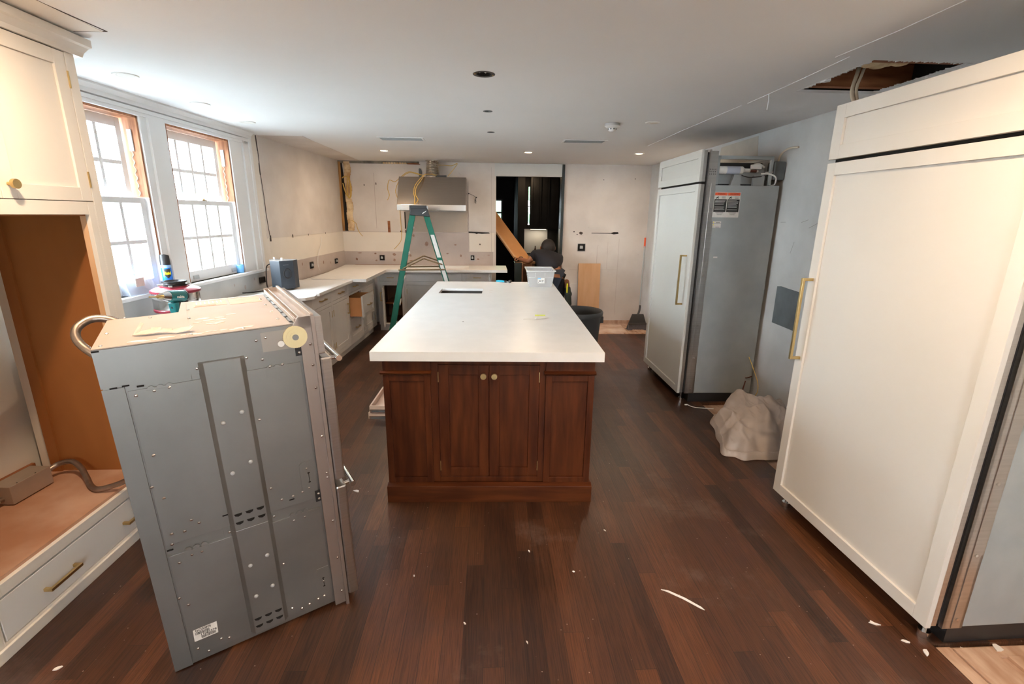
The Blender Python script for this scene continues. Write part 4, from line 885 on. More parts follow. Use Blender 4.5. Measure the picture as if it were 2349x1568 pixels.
# wall valve box with bent pipe behind the far fridge
v = thing('wall_shutoff_box', 'dark shut-off box with a bent pipe stub on the right wall above the far fridge', 'valve', (XR, 4.06, 1.93))
b = B(); b.box(-.10, 0, -.055, .055, 0, .145); obj('box', b, M['darkgrey'], v, bevel=.012)
obj('dial', B().cyl((-.075, .062, .09), (-.075, .052, .09), .028, seg=20), M['greylight'], v)
b = B(); b.tube([(-.05, -.01, .14), (-.045, -.03, .20), (-.03, -.10, .235), (-.008, -.19, .235)], .008, 8); obj('pipe', b, M['cablew'], v, smooth=True)
# loose wires behind the far fridge
b = B(); b.tube([(-.06, .02, .46), (-.05, -.06, .38), (-.05, -.20, .24), (-.07, -.22, .14), (-.10, -.12, .09)], .0035, 6); o = obj('ceiling_wire', b, M['cable'], None, smooth=True); o.name = 'loose_wire'
tag(o, 'long thin tan wire curling out behind the far fridge', 'wire', loc=(2.38, 4.02, 0))
b = B(); b.tube([(-.05, -.02, .27), (-.06, .06, .23), (-.06, .11, .25), (-.07, .12, .16), (-.08, .06, .08), (-.10, .0, .05), (-.12, -.02, .10), (-.10, -.02, .23)], .005, 6); o = obj('copper_wire', b, M['copper'], None, smooth=True)
tag(o, 'reddish copper tube bent in a loop beside the grey cloth', 'wire', loc=(2.38, 3.95, 0))
b = B(); b.tube([(0, 0, .012), (.03, -.05, .008), (.09, -.08, .008), (.20, -.10, .008)], .004, 6); b.box(-.02, .01, -.006, .006, .004, .012); o = obj('zip_tie', b, M['white'], None); tag(o, 'thin white tie lying on the floor at the far fridge base', 'tie', loc=(1.77, 3.93, -.0))
# ============================================================ CLOTH HEAP
def cloth_heap():
    N1, N2 = 90, 110; b = B(); V = []
    for i in range(N1+1):
        row = []
        for j in range(N2):
            a = 2*PI*j/N2; s = i/N1
            R = .32+.05*math.sin(2*a+.6)+.03*math.sin(3*a+1)+.018*math.sin(7*a)+.012*math.sin(13*a+2)
            x = R*1.0*s*math.copysign(abs(math.cos(a))**.6, math.cos(a)); y = R*1.42*s*math.copysign(abs(math.sin(a))**.85, math.sin(a))
            h = .15*(1-s**3.5)+.11*math.exp(-(((x+.12)/.17)**2+((y-.30)/.17)**2))+.08*math.exp(-(((x-.05)/.2)**2+((y+.15)/.22)**2))+.06*math.exp(-(((x-.15)/.2)**2+((y-.1)/.2)**2))
            p = Vector((x*3.2, y*3.2, 1.7)); w_ = noise.noise_vector(p*.8)
            f = 1-abs(noise.noise(Vector((x*5+w_.x*1.4+y*2.2, y*3.2-x*3+w_.y*1.4, .3)))*2)
            f2 = 1-abs(noise.noise(Vector((x*8+w_.x*2, y*5+x*6+w_.z*2, 4)))*2)
            env = min(1, (1-s)*7)
            h = h*(min(1, (1-s**5)*1.5))+env*(.052*(f-.5)+.020*(f2-.5)+.010*(.5-abs(noise.noise(Vector((x*17+f*1.5, y*9+x*12, 7)))*2))) + (1-env)*.012
            x += .30*y; x += .03*w_.x; y += .03*w_.y
            z = max(h, .004)
            if s > .93: z = max(.004, .05*(1-(s-.93)/.07)**.6*(1+.6*noise.noise(Vector((x*14, y*14, 0)))))
            x = min(x, .305)
            row.append(b.b.verts.new((x, y, z)))
            if i == 0: break
        V.append(row)
    for j in range(N2): b.b.faces.new([V[0][0], V[1][j], V[1][(j+1) % N2]])
    for i in range(1, N1):
        for j in range(N2): b.b.faces.new([V[i][j], V[i][(j+1) % N2], V[i+1][(j+1) % N2], V[i+1][j]][::-1])
    o = obj('drop_cloth', b, M['canvas'], None, smooth=True)
    return tag(o, 'crumpled beige canvas drop cloth heaped on the floor between the two fridges', 'cloth', loc=(2.105, 3.40, 0))
cloth_heap()
# ============================================================ BROOM, BIN, BOARDS at the back right
br = thing('upright_broom', 'broom clipped in an upright dustpan with orange handle tip, leaning by the back wall', 'broom', (2.23, 6.98, -.02))
b = B(); b.prism([(-.085, .24), (.085, .24), (.155, .04), (.15, .0), (-.15, .0), (-.155, .04)], 'y', -.03, -.02); b.prism([(-.085, .24), (.085, .24), (.155, .04), (-.155, .04)], 'y', -.04, -.028); b.box(-.15, .15, -.03, .06, .0, .006); obj('dustpan', b, M['broom'], br, bevel=.006)
b = B(); b.box(-.14, .14, -.075, -.03, .085, .11); obj('broom_head', b, M['broom'], br, bevel=.006)
b = B()
for k in range(28): x = -.135+k*.01; b.prism([(x-.003, .09), (x+.003, .09), (x*1.03+.005, .0), (x*1.03-.005, .0)], 'y', -.07+.004*(k % 3), -.045)
o = obj('bristles', b, M['brist'], br)
b = B(); b.tube([(-.0, -.03, .22), (.02, -.03, .30), (.03, -.01, .37)], .016, 8); obj('swivel_joint', b, M['broom'], br)
b = B(); b.cyl((.025, -.01, .35), (.115, .26, 1.22), .011, seg=12); obj('pole', b, M['grey'], br, smooth=40)
b = B(); b.cyl((.115, .26, 1.20), (.130, .305, 1.345), .014, .013, seg=12); obj('grip', b, mat('orange_grip', (.80, .10, .03), .45), br, bevel=.003)
tc_ = thing('trash_can', 'big round dark grey trash can standing beside the far end of the island', 'trash can', (.955, 5.03, 0))
b = B(); b.lathe([(0, .006), (.205, .006), (.21, .02), (.25, .60), (.268, .605), (.272, .64), (.262, .655), (.250, .645), (.243, .60), (.20, .02), (0, .02)], 48); obj('bin_body', b, M['rubber'], tc_, smooth=50)
for s in (-1, 1): obj('handle', B().box(s*.235, s*.275, -.05, .05, .52, .59), M['rubber'], tc_, bevel=.006)
b = B(); b.box(-.17, .17, -.009, .009, 0, .93)
o = obj('leaning_plywood', b, M['ply'], None, bevel=.001); tag(o, 'narrow maple plywood board leaning upright against the back wall', 'board', loc=(1.55, 7.29, .0)); o.rotation_euler = (-.09, 0, 0)
b = B(); b.box(-.24, .24, -.26, .26, 0, .018); o = obj('plywood_offcut', b, mat('stained_offcut', (.55, .33, .22), .7, col2=(.76, .60, .48), scale=4, detail=8)); tag(o, 'stained plywood offcut lying flat on the stripped floor by the back wall', 'board', loc=(1.80, 6.98, -.022), rz=-.06)
for i, (x, y, w_, d_, r_) in enumerate([(2.25, 6.85, .16, .22, .25), (2.12, 6.70, .30, .05, .12)]):
    o = obj('floor_scrap', B().box(-w_/2, w_/2, -d_/2, d_/2, 0, .012), M['rawwood']); tag(o, ['short reddish board scrap on the floor beneath the broom bristles', 'splintered floor strip lying along the edge of the dark boards'][i], 'wood scrap', loc=(x, y, -.022), rz=r_)
# electrical boxes on the walls
def ebox(label, loc, rz, m, w=.05, h=.08, wire=True):
    t = thing('outlet_box', label, 'electrical box', loc, rz, 'open outlet boxes')
    b = B(); b.box(-w, w, -.012, .004, -h/2, -h/2+.006); b.box(-w, w, -.012, .004, h/2-.006, h/2); b.box(-w, -w+.006, -.012, .004, -h/2, h/2); b.box(w-.006, w, -.012, .004, -h/2, h/2)
    obj('frame', b, m, t); obj('hollow', B().box(-w+.006, w-.006, -.004, .002, -h/2+.006, h/2-.006), M['void'], t)
    if wire:
        b = B(); b.box(-w*.45, w*.35, -.022, -.004, -h*.18, h*.24); obj('device', b, M['greylight'], t, bevel=.002)
        b = B(); b.tube([(-w*.6, -.008, h*.3), (0, -.028, h*.36), (w*.5, -.02, 0), (w*.2, -.024, -h*.35)], .003, 6); obj('wires', b, M['black'], t)
ebox('square open box with two switches in the back wall above the leaning plywood', (1.415, YB-.002, 1.168), 0, M['darkgrey'], .058, .11)
ebox('open outlet hole in the bare strip left of the ladder', (-1.60, YB-.008, .992), 0, M['blackm'], .036, .078)
ebox('open outlet with pale device in the bare strip right of the ladder', (-.245, YB-.008, 1.0), 0, M['greylight'], .034, .085)
ebox('open dark outlet box in the window wall strip, nearer to the black box', lw(uy(6.15), .006, 1.0), RL, M['blackm'], .045, .08)
ebox('open dark outlet box in the window wall strip, nearer to the back corner', lw(uy(7.0), .006, .975), RL, M['blackm'], .045, .07)
ebox('dark outlet hole at the end of the plaster below the windows', lw(uy(4.93), .006, .975), RL, M['blackm'], .05, .06, False)
# ============================================================ HOOD, DUCT, CABLES
hd = thing('range_hood', 'stainless steel range hood mounted on the back wall behind the ladder', 'range hood', (-.775, YB-.02, 1.68))
b = B(); b.prism([(0, .075), (0, .45), (-.33, .45), (-.575, .075)], 'x', -.462, .462); obj('canopy', b, M['hood'], hd, bevel=.002)
b = B(); b.box(-.466, .466, -.58, 0, 0, .075); obj('lip', b, M['steelb'], hd, bevel=.0015)
b = B(); b.box(-.44, .44, -.55, -.03, -.004, .0); obj('filter', b, M['grey'], hd)
dk = thing('vent_duct', 'round foil vent duct between hood and ceiling', 'duct', (-.79, 7.22, 2.132))
b = B(); prof = [(.104, 0)]
for k in range(9): z = .012+k*.022; prof += [(.104-.002*k, z), (.098-.002*k, z+.011)]
prof += [(.090, .215), (.098, .218), (.098, .229)]; b.lathe(prof, 36); obj('foil_sleeve', b, M['duct'], dk, smooth=40)
obj('motor_plug', B().box(.06, .20, -.10, -.05, .002, .028), M['black'], dk)
def cable(label, base, pts, r=.0045, m=None, cat='cable'):
    P = [Vector(p) for p in pts]; b0 = Vector(base); b = B(); b.tube([p-b0 for p in P], r, 6)
    o = obj('yellow_cable' if m is None else 'white_cable', b, m or M['cable'], None, smooth=True); return tag(o, label, cat, loc=base)
hy = 6.97
cable('yellow cable arching over the hood and down in front of its left third', (-.93, hy, 2.15), [(-.72, 7.15, 2.16), (-.86, 7.05, 2.165), (-.93, 6.98, 2.11), (-1.0, 6.89, 2.0), (-1.01, 6.84, 1.90), (-.995, 6.80, 1.85), (-1.0, 6.775, 1.76)])
cable('second yellow cable hanging down the hood front beside the first', (-.91, hy, 2.15), [(-.88, 7.05, 2.17), (-.92, 6.95, 2.08), (-.98, 6.87, 1.98), (-.985, 6.83, 1.88), (-.95, 6.795, 1.82), (-.99, 6.77, 1.76)])
cable('yellow cable looping off the left end of the hood and hanging to a frayed tip', (-1.3, 7.2, 2.15), [(-.90, 7.10, 2.15), (-1.10, 7.12, 2.20), (-1.22, 7.15, 2.14), (-1.32, 7.2, 2.07), (-1.40, 7.2, 2.09), (-1.43, 7.2, 1.98), (-1.41, 7.2, 1.89), (-1.44, 7.2, 1.82)])
cable('yellow cable dropping behind the hood end and dangling above the counter', (-1.31, 7.25, 2.1), [(-.95, 7.14, 2.16), (-1.12, 7.18, 2.19), (-1.26, 7.25, 2.10), (-1.335, 7.28, 1.95), (-1.30, 7.30, 1.80), (-1.285, 7.30, 1.55), (-1.285, 7.30, 1.30), (-1.31, 7.28, 1.22), (-1.39, 7.26, 1.13)])
cable('yellow cable sticking out right of the duct in a pointed loop', (-.6, 7.2, 2.16), [(-.70, 7.2, 2.30), (-.62, 7.2, 2.30), (-.52, 7.2, 2.295), (-.44, 7.2, 2.325), (-.50, 7.2, 2.24), (-.58, 7.2, 2.15)])
cable('coil of yellow cable hooked on the opened corner stud', (-2.0, 7.35, 1.95), [(-2.10, 7.36, 2.12), (-2.06, 7.34, 2.14), (-2.0, 7.33, 2.12), (-1.985, 7.33, 1.95), (-2.0, 7.33, 1.85), (-2.03, 7.33, 1.88), (-2.02, 7.32, 2.05), (-2.0, 7.32, 2.12), (-1.975, 7.32, 2.0), (-1.985, 7.32, 1.86), (-2.05, 7.33, 1.90), (-2.09, 7.34, 2.05)], .007)
cable('yellow cable with a black plug end hanging from the opened corner', (-2.0, 7.36, 1.5), [(-2.01, 7.37, 1.53), (-1.95, 7.36, 1.49), (-1.93, 7.35, 1.42), (-1.90, 7.34, 1.36), (-1.86, 7.33, 1.31)])
cable('thin white cable rising from the counter up the window wall', lw(uy(6.3), .02, .9), [lw(uy(6.35), .03, .905), lw(uy(6.3), .03, .98), lw(uy(6.35), .02, 1.10), lw(uy(6.5), .015, 1.25), lw(uy(6.52), .015, 1.33)], .0035, M['white'])
cable('thin white cable draped on the back wall beside the leaning plywood', (1.25, 7.37, .5), [(1.36, 7.38, .62), (1.25, 7.36, .60), (1.18, 7.35, .50), (1.13, 7.33, .40), (1.06, 7.3, .32)], .003, M['white'])
b = B(); b.tube([(0, 0, 0), (.05, -.03, -.02), (.10, -.03, -.05), (.09, -.025, -.09), (.11, -.02, -.11)], .003, 6); b.sphere((0, 0, 0), .010, seg=8); b.sphere((.11, -.025, -.055), .010, seg=8); b.box(.085, .092, -.03, -.02, -.13, -.08); b.box(.10, .107, -.03, -.02, -.14, -.07)
o = obj('wire_stub', b, M['black']); tag(o, 'short black wires poking from the wall right of the hood', 'wire', loc=(-.29, YB-.02, 1.93))
o = obj('wood_shim', B().box(-.018, .018, -.008, 0, 0, .165), M['joist']); tag(o, 'short reddish wood strip fixed upright on the back wall left of the hood', 'wood strip', loc=(-1.475, YB-.001, 1.365))
o = obj('dark_bracket', B().prism([(-.02, 0), (.02, 0), (.022, .08), (.012, .12), (-.008, .13), (-.02, .12)], 'y', -.02, 0), M['darkgrey']); tag(o, 'dark hooked bracket on the wall above the hood', 'bracket', loc=(-.985, YB-.012, 2.14))
# ============================================================ STEP LADDER
ld = thing('step_ladder', 'green fibreglass A-frame step ladder with black cap between island and back counter', 'ladder', (-.80, 6.02, 0), .132)
def rail(x0, z0, x1, z1, y, wdt, name, flip=1):
    b = B(); d = Vector((x1-x0, 0, z1-z0)); n = Vector((d.z, 0, -d.x)).normalized()*wdt/2; t_ = .003
    def quad(o0, o1, ya, yb):
        p = [Vector((x0, ya, z0)), Vector((x1, ya, z1))]
        b.hexa([p[0]+n*o0+Vector((0, 0, 0)), p[0]+n*o1, p[0]+n*o1+Vector((0, yb-ya, 0)), p[0]+n*o0+Vector((0, yb-ya, 0)), p[1]+n*o0, p[1]+n*o1, p[1]+n*o1+Vector((0, yb-ya, 0)), p[1]+n*o0+Vector((0, yb-ya, 0))])
    quad(-1, 1, y, y+.004*flip); quad(-1, -.9, y, y+.028*flip); quad(.9, 1, y, y+.028*flip)
    return obj(name, b, M['green'], ld)
FX, RXX = -.47, .50
for s, yt, yb in [(0, -.14, -.24), (1, .14, .24)]:
    fl = 1 if s == 0 else -1
    def R2(x0, x1, w_, nm):
        b = B(); n = Vector((1.70, 0, -(x1-x0))).normalized()*w_/2
        for o0, o1, th in [(-1, 1, .004), (-1, -.86, .028), (.86, 1, .028)]:
            P0 = Vector((x0, yb, 0)); P1 = Vector((x1, yt, 1.66)); Y = Vector((0, th*fl, 0)); b.hexa([P0+n*o0, P0+n*o1, P0+n*o1+Y, P0+n*o0+Y, P1+n*o0, P1+n*o1, P1+n*o1+Y, P1+n*o0+Y])
        return obj(nm, b, M['green'], ld)
    r1 = R2(FX, -.105, .066, 'front_rail'); r2 = R2(RXX, .035, .066, 'rear_rail')
    if s == 0:
        for a0, a1 in [(.68, .84), (.46, .66)]:
            b = B(); x0, x1 = RXX+(.035-RXX)*a0, RXX+(.035-RXX)*a1; y0, y1 = yb+(yt-yb)*a0-.001, yb+(yt-yb)*a1-.001; z0, z1 = 1.66*a0, 1.66*a1
            b.hexa([(x0-.022, y0-.001, z0), (x0+.022, y0-.001, z0), (x0+.022, y0, z0), (x0-.022, y0, z0), (x1-.022, y1-.001, z1), (x1+.022, y1-.001, z1), (x1+.022, y1, z1), (x1-.022, y1, z1)]); lb = obj('instruction_label', b, M['paper'], r2)
b = B(); b.prism([(-.145, -.16), (.055, -.16), (.075, .16), (-.145, .16)], 'z', 1.665, 1.73); b.prism([(-.14, 1.62), (.09, 1.60), (.06, 1.70), (-.13, 1.70)], 'y', -.165, -.155); b.prism([(-.14, 1.62), (.09, 1.60), (.06, 1.70), (-.13, 1.70)], 'y', .155, .165); cp_ = obj('top_cap', b, M['black'], ld, bevel=.008)
obj('cap_sticker', B().prism([(.0, 1.63), (.045, 1.66), (.05, 1.672), (.005, 1.645)], 'y', -.1665, -.1655), M['paper'], cp_)
for k in range(5):
    z = .30*(k+1)-.02; f_ = z/1.66; x = FX+(-.105-FX)*f_; hw = .24-.10*f_
    obj('step', B().box(x-.04, x+.045, -hw+.005, hw-.005, z-.02, z).box(x-.04, x-.036, -hw+.005, hw-.005, z-.045, z), M['greylight'], ld, bevel=.002)
for z in (.25, .7, 1.15): f_ = z/1.66; x = RXX+(.035-RXX)*f_; hw = .24-.10*f_; obj('rear_brace', B().box(x-.006, x+.006, -hw, hw, z-.012, z+.012), M['greylight'], ld)
for y in (-.19, .19):
    b = B()
    for (xa, za, xb, zb_) in [(-.25, 1.0, -.0, 1.12), (.0, 1.12, .22, 1.045), (-.30, .985, .25, .985)]:
        b.cyl((xa, y, za), (xb, y, zb_), .009, seg=8)
    obj('spreader_arm', b, mat('worn_brown_metal', (.26, .19, .11), .5, .6) if y < 0 else bpy.data.materials['worn_brown_metal'], ld)
for x, s in [(FX, 1), (RXX, 1)]:
    for y in (-.24, .24): obj('foot', B().box(x-.035, x+.035, y-.02, y+.02, 0, .03), M['black'], ld, bevel=.004)
# ============================================================ CEILING FITTINGS
def down(label, x, y, lit, group):
    t = thing('recessed_light', label, 'recessed light', (x, y, ZC), 0, group)
    b = B(); b.lathe([(.040, -.002), (.048, -.006), (.060, -.005), (.063, 0), (.040, 0), (.040, -.002)], 36); obj('trim_ring', b, M['white'], t, smooth=40)
    obj('lens', B().cyl((0, 0, -.0035), (0, 0, -.0005), .0405, seg=32), M['lit'] if lit else M['white'], t)
    return t
for (x, y), lab in zip(LAMPS, ['lit recessed light nearest the window wall, above the back counter', 'middle lit recessed light, in front of the doorway header', 'rightmost lit recessed light, near the far fridge top']): down(lab, x, y, True, 'lit recessed lights along the back of the ceiling')
for y, lab in [(3.06, 'unlit recessed light nearest the viewer over the windows'), (3.774, 'unlit recessed light over the mullion between the two windows'), (4.46, 'unlit recessed light over the far end of the far window')]:
    down(lab, -2.02, y, False, 'unlit recessed lights above the windows')
for (x, y) in NEAR:
    down('out-of-view recessed light above the viewer, put in as a light source', x, y, True, 'out-of-view recessed lights put in above the viewer')
cv = thing('blank_cover', 'small round white blank cover on the ceiling beside the smoke detector', 'ceiling cover', (1.316, 4.111, ZC)); b = B(); b.lathe([(0, -.004), (.05, -.004), (.058, -.001), (.058, 0)], 32); obj('disc', b, M['white'], cv); obj('recess', B().cyl((.012, 0, -.005), (.012, 0, -.0035), .036, seg=24), M['cream'], cv)
sd = thing('smoke_detector', 'white round smoke detector on the ceiling right of centre', 'smoke detector', (1.013, 4.202, ZC))
b = B(); b.lathe([(0, -.004), (.058, -.004), (.062, 0), (.062, -.014), (.055, -.024)][1:3]+[(.062, -.016), (.050, -.030), (.036, -.034)], 32); b.lathe([(.062, 0), (.062, -.018), (.046, -.030), (0, -.030)], 32); obj('base', b, M['white'], sd, smooth=40)
b = B(); b.lathe([(.034, -.028), (.030, -.052), (.018, -.058), (0, -.058)], 28); obj('sensor_cap', b, M['white'], sd, smooth=40)
for k in range(8):
    a = k*PI/4+.2; obj('sensor_slot', B().box(-.006, .006, -.001, .001, -.046, -.036, RZ(a) @ T((0, -.0335, 0))), M['darkgrey'], sd)
obj('indicator', B().cyl((0, 0, -.0585), (0, 0, -.060), .006, seg=12), M['greylight'], sd)
def vent(label, x0, x1, y0, y1, rz=0):
    t = thing('ceiling_vent', label, 'ceiling vent', ((x0+x1)/2, (y0+y1)/2, ZC), rz, 'white ceiling vents'); w, d = (x1-x0)/2, (y1-y0)/2
    b = cells(B(), 'z', (-w, -d), (w, d), -.006, 0, [(-w+.022, -d+.022, w-.022, d-.022)]); obj('frame', b, M['trim'], t, bevel=.002)
    for k in range(9):
        y = -d+.026+k*(2*d-.052)/8; obj('slat', B().box(-w+.022, w-.022, -.007, .007, -.0012, 0, T((0, y, -.003)) @ RX(.5)), M['greylight'], t)
vent('flat white ceiling vent on the left, nearer the window wall', -1.10, -.645, 5.12, 5.33); vent('flat white ceiling vent on the right, beyond the smoke detector', .745, 1.185, 5.06, 5.26)
for (x, y, r), lab in zip(CANS, ['large empty black ceiling fixture box with two wires, nearest over the island', 'small open ceiling hole in the middle of the row over the island', 'small open ceiling hole farthest back over the island']):
    t = thing('ceiling_fixture_box', lab, 'ceiling box', (x, y, ZC), 0, 'open fixture boxes over the island')
    b = B(); b.lathe([(r*.66, -.001), (r, -.0015), (r, 0), (r*.95, .0)], 32); b.lathe([(r*.66, -.001), (r*.64, .06), (0, .06)], 24)
    obj('black_box', b, M['blackm'] if r > .05 else M['darkgrey'], t)
    b = B(); k = r/.06
    for dx in (-.02, .012): b.tube([(dx*k, 0, .058), (dx*k+.004, -.01, .03), (dx*k-.006, -.012, .004)], .006*k, 8); 
    obj('capped_wires', b, M['white'] if r > .05 else M['greylight'], t)
    if r > .05:
        for a in (.3, 3.4): obj('screw', B().cyl((r*.84*math.cos(a), r*.84*math.sin(a), -.004), (r*.84*math.cos(a), r*.84*math.sin(a), -.001), .005, seg=10), M['brass'], t)
b = B(); b.tube([(.06, .06, .12), (.0, .0, .02), (-.03, -.03, -.07), (.0, -.05, -.15), (.06, -.03, -.195)], .010, 8); b.tube([(.08, .04, .12), (.02, -.01, .02), (-.015, -.04, -.06), (.02, -.04, -.15), (.07, -.02, -.195)], .008, 8)
o = obj('hanging_cable', b, M['cablew'], smooth=True); tag(o, 'pair of old cloth-covered cables hanging from the broken ceiling hole', 'cable', loc=(2.0, 2.80, ZC))
b = B(); b.tube([(0, 0, 0), (.004, 0, -.04), (-.004, -.01, -.09)], .003, 5); o = obj('tape_curl', b, M['trim']); tag(o, 'thin curl of white tape hanging from the ceiling seam', 'tape', loc=(1.70, 3.12, ZC-.003))
# ============================================================ ON THE WINDOW SILL AND LEFT COUNTER
CT = .893
def at_lw(y, d, z): return lw(uy(y), d, z)
cn = thing('spray_can', 'blue and yellow insect spray can with black cap standing on the window sill', 'spray can', at_lw(3.60, .022, 1.086), -.3)
b = B(); b.lathe([(0, 0), (.030, 0), (.032, .004), (.032, .172), (.028, .180), (0, .180)], 32); obj('can_body', b, M['bluecan'], cn, smooth=40)
b = B(); b.lathe([(.0325, .016), (.0325, .040)], 32); b.keep = 1; obj('lower_band', b, M['bluecan2'], cn)
b = B(); b.lathe([(.0324, .152), (.0324, .170)], 32); obj('upper_band', b, M['bluecan2'], cn)
b = B(); seg = 32; rr = [[], [], [], []]
for i in range(seg):
    a = 2*PI*i/seg; zt = .236+.012*math.cos(a+.9)
    for q, (r, z) in enumerate([(.033, .172), (.030, zt), (.026, zt-.002), (.026, .19)]): rr[q].append(b.b.verts.new((r*math.cos(a), r*math.sin(a), z)))
for A, C in zip(rr, rr[1:]):
    for i in range(seg): b.b.faces.new([A[i], A[(i+1) % seg], C[(i+1) % seg], C[i]])
b.b.faces.new(rr[3]); obj('cap', b, M['black'], cn, smooth=50)
def wrap_text(name, s, size, m, parent, r, z, a0, bold=0, sx=1):
    me = text_mesh(s, size, .0004, bold)
    for v in me.vertices:
        x, y, zz = v.co.x*sx, v.co.y, v.co.z; a = a0+x/r; R_ = r+.0006+zz; v.co = (R_*math.cos(a), R_*math.sin(a), z+y)
    me.materials.append(m); o = bpy.data.objects.new(name, me); COL.objects.link(o); o.parent = parent; return o
AC = -PI/2+.85+.3-.12
b = B()
for i in range(14):
    a = AC+(-.62+1.24*i/13); b.b.verts.new((.0326*math.cos(a), .0326*math.sin(a), .143)); b.b.verts.new((.0326*math.cos(a), .0326*math.sin(a), .076+.02*abs(i-6.5)/6.5))
vs = list(b.b.verts); b.b.verts.ensure_lookup_table()
for i in range(13): b.b.faces.new([vs[2*i], vs[2*i+2], vs[2*i+3], vs[2*i+1]])
obj('black_shield', b, M['ink'], cn)
wrap_text('can_lettering', 'Raid', .028, M['yellow'], cn, .033, .113, AC, .0016, .82)
wrap_text('can_lettering', 'Flying Insect', .0085, M['white'], cn, .033, .055, AC, .0003)
vc = thing('shop_vacuum', 'small steel shop vacuum with dark red lid and black port on the left counter', 'vacuum', at_lw(3.36, .235, CT), .25)
b = B(); b.lathe([(0, 0), (.115, 0), (.118, .01), (.118, .075), (.135, .082)], 40); obj('lower_drum', b, M['steelb'], vc, smooth=40)
b = B(); b.lathe([(.135, .082), (.140, .088), (.140, .098), (.134, .102)], 40); obj('red_band', b, M['red'], vc)
b = B(); b.lathe([(.134, .102), (.137, .11), (.137, .205), (.134, .21)], 40); obj('drum', b, M['steelb'], vc, smooth=40)
b = B(); b.lathe([(.134, .208), (.146, .212), (.146, .226), (.12, .240), (.085, .246), (.085, .252), (0, .252)], 40); obj('lid', b, M['red'], vc, smooth=40)
b = B(); b.lathe([(.0, .252), (.070, .252), (.072, .262), (.064, .266), (.062, .272), (.074, .276), (.074, .284), (.058, .284), (.052, .272), (0, .270)], 36); obj('motor_ring', b, M['black'], vc, smooth=40)
for a in (.4, 2.8, 4.4): obj('latch', B().box(.066, .098, -.012, .012, .250, .262, RZ(a)), M['steelb'], vc, bevel=.002)
b = B(); b.box(-.052, .052, -.165, -.115, .118, .238); hp = obj('hose_port_housing', b, M['black'], vc, bevel=.014)
b = B(); b.lathe([(.0, .0), (.024, 0), (.024, .018), (.017, .018), (.015, .004), (0, .004)], 24); b.b.transform(T((.0, -.163, .190)) @ RX(PI/2)); obj('hose_port', b, M['blackm'], hp)
vc.rotation_euler = (0, 0, .62)
dv = thing('impact_driver', 'teal and black cordless impact driver standing in front of the red vacuum', 'power tool', at_lw(3.09, .40, CT), -PI/2-.15)
# local +x points toward the bit; stands on its battery
b = B(); b.box(-.055, .045, -.038, .038, 0, .045); obj('battery', b, M['blackm'], dv, bevel=.006)
b = B(); b.hexa([(-.035, -.017, .045), (.020, -.017, .045), (.020, .017, .045), (-.035, .017, .045), (-.062, -.019, .165), (-.008, -.019, .165), (-.008, .019, .165), (-.062, .019, .165)]); obj('grip', b, M['black'], dv, bevel=.008)
b = B(); b.hexa([(-.012, -.0185, .10), (.012, -.0185, .10), (.012, .0185, .10), (-.012, .0185, .10), (-.02, -.021, .165), (.018, -.021, .165), (.018, .021, .165), (-.02, .021, .165)]); obj('grip_front', b, M['teal'], dv, bevel=.006)
b = B(); b.cyl((-.075, 0, .190), (.035, 0, .205), .033, .032, seg=24); obj('motor_housing', b, M['teal'], dv, bevel=.004)
obj('rear_cap', B().cyl((-.092, 0, .188), (-.075, 0, .190), .029, .034, seg=24), M['black'], dv, bevel=.004)
b = B(); b.cyl((.035, 0, .205), (.075, 0, .2105), .030, .020, seg=24); obj('nose', b, M['steelb'], dv)
b = B(); b.cyl((.075, 0, .2105), (.098, 0, .2135), .010, seg=16); b.cyl((.098, 0, .2135), (.150, 0, .2205), .0045, seg=6); obj('bit', b, M['brass'], dv)
obj('trigger', B().box(.000, .016, -.009, .009, .130, .165), M['black'], dv, bevel=.004)
for sgn in (1,): dv.scale = (1.12, 1.12, 1.12); text('lettering', 'makita', .020, M['white'], dv, T((-.02, .0335, .195)) @ RZ(PI) @ FRONT @ RZ(-.13), .0004, .0004)
bg_ = thing('plastic_bag', 'clear plastic bag holding a small dark tool slumped on the near window sill', 'bag', at_lw(3.33, .0, 1.086), RL)
b = B(); pts = [(-.10, 0), (.10, 0), (.095, .08), (.03, .135), (-.04, .15), (-.12, .12)]
n = len(pts); A = [b.b.verts.new((x, -.03-.02*math.sin(k), z)) for k, (x, z) in enumerate(pts)]; C = [b.b.verts.new((x*.96, .03-.01*z*5, z)) for x, z in pts]
b.b.faces.new(A); b.b.faces.new(C[::-1])
for i in range(n): b.b.faces.new([A[i], C[i], C[(i+1) % n], A[(i+1) % n]])
obj('bag_film', b, M['bag'], bg_, bevel=.006)
b = B(); b.prism([(-.0, .02), (.075, .02), (.075, .04), (.055, .05), (.04, .09), (.02, .085), (.025, .045), (-.0, .04)], 'y', -.012, .008); obj('dark_tool', b, mat('navy_tool', (.03, .05, .09), .5), bg_)
b = B(); b.box(-.075, .0, -.056, -.054, .06, .115); lb = obj('bag_label', b, M['paper'], bg_)
sp = thing('soap_bottle', 'pale blue clear plastic cup at the far end of the window sill', 'cup', at_lw(4.60, -.01, 1.086)); b = B(); b.lathe([(0, 0), (.032, 0), (.034, .07), (.030, .075), (.031, .004), (0, .004)], 24); obj('cup_body', b, plastic_clear('clear_blue_cup', (.25, .60, .95), .35), sp, smooth=40)
sp.name = 'plastic_cup'
bb = thing('black_transformer_box', 'black metal box with two knobs on top and a cord, standing on the left counter', 'speaker', at_lw(4.86, .25, CT+.002), 0)
bb.name = 'black_box_speaker'
b = B(); hgt = .285; pts = [(-.13, .03), (-.055, -.10), (.045, -.11), (.125, .0), (.115, .10), (-.11, .11)]
b.prism(pts, 'z', .012, hgt); obj('case', b, M['slate'], bb, bevel=.002)
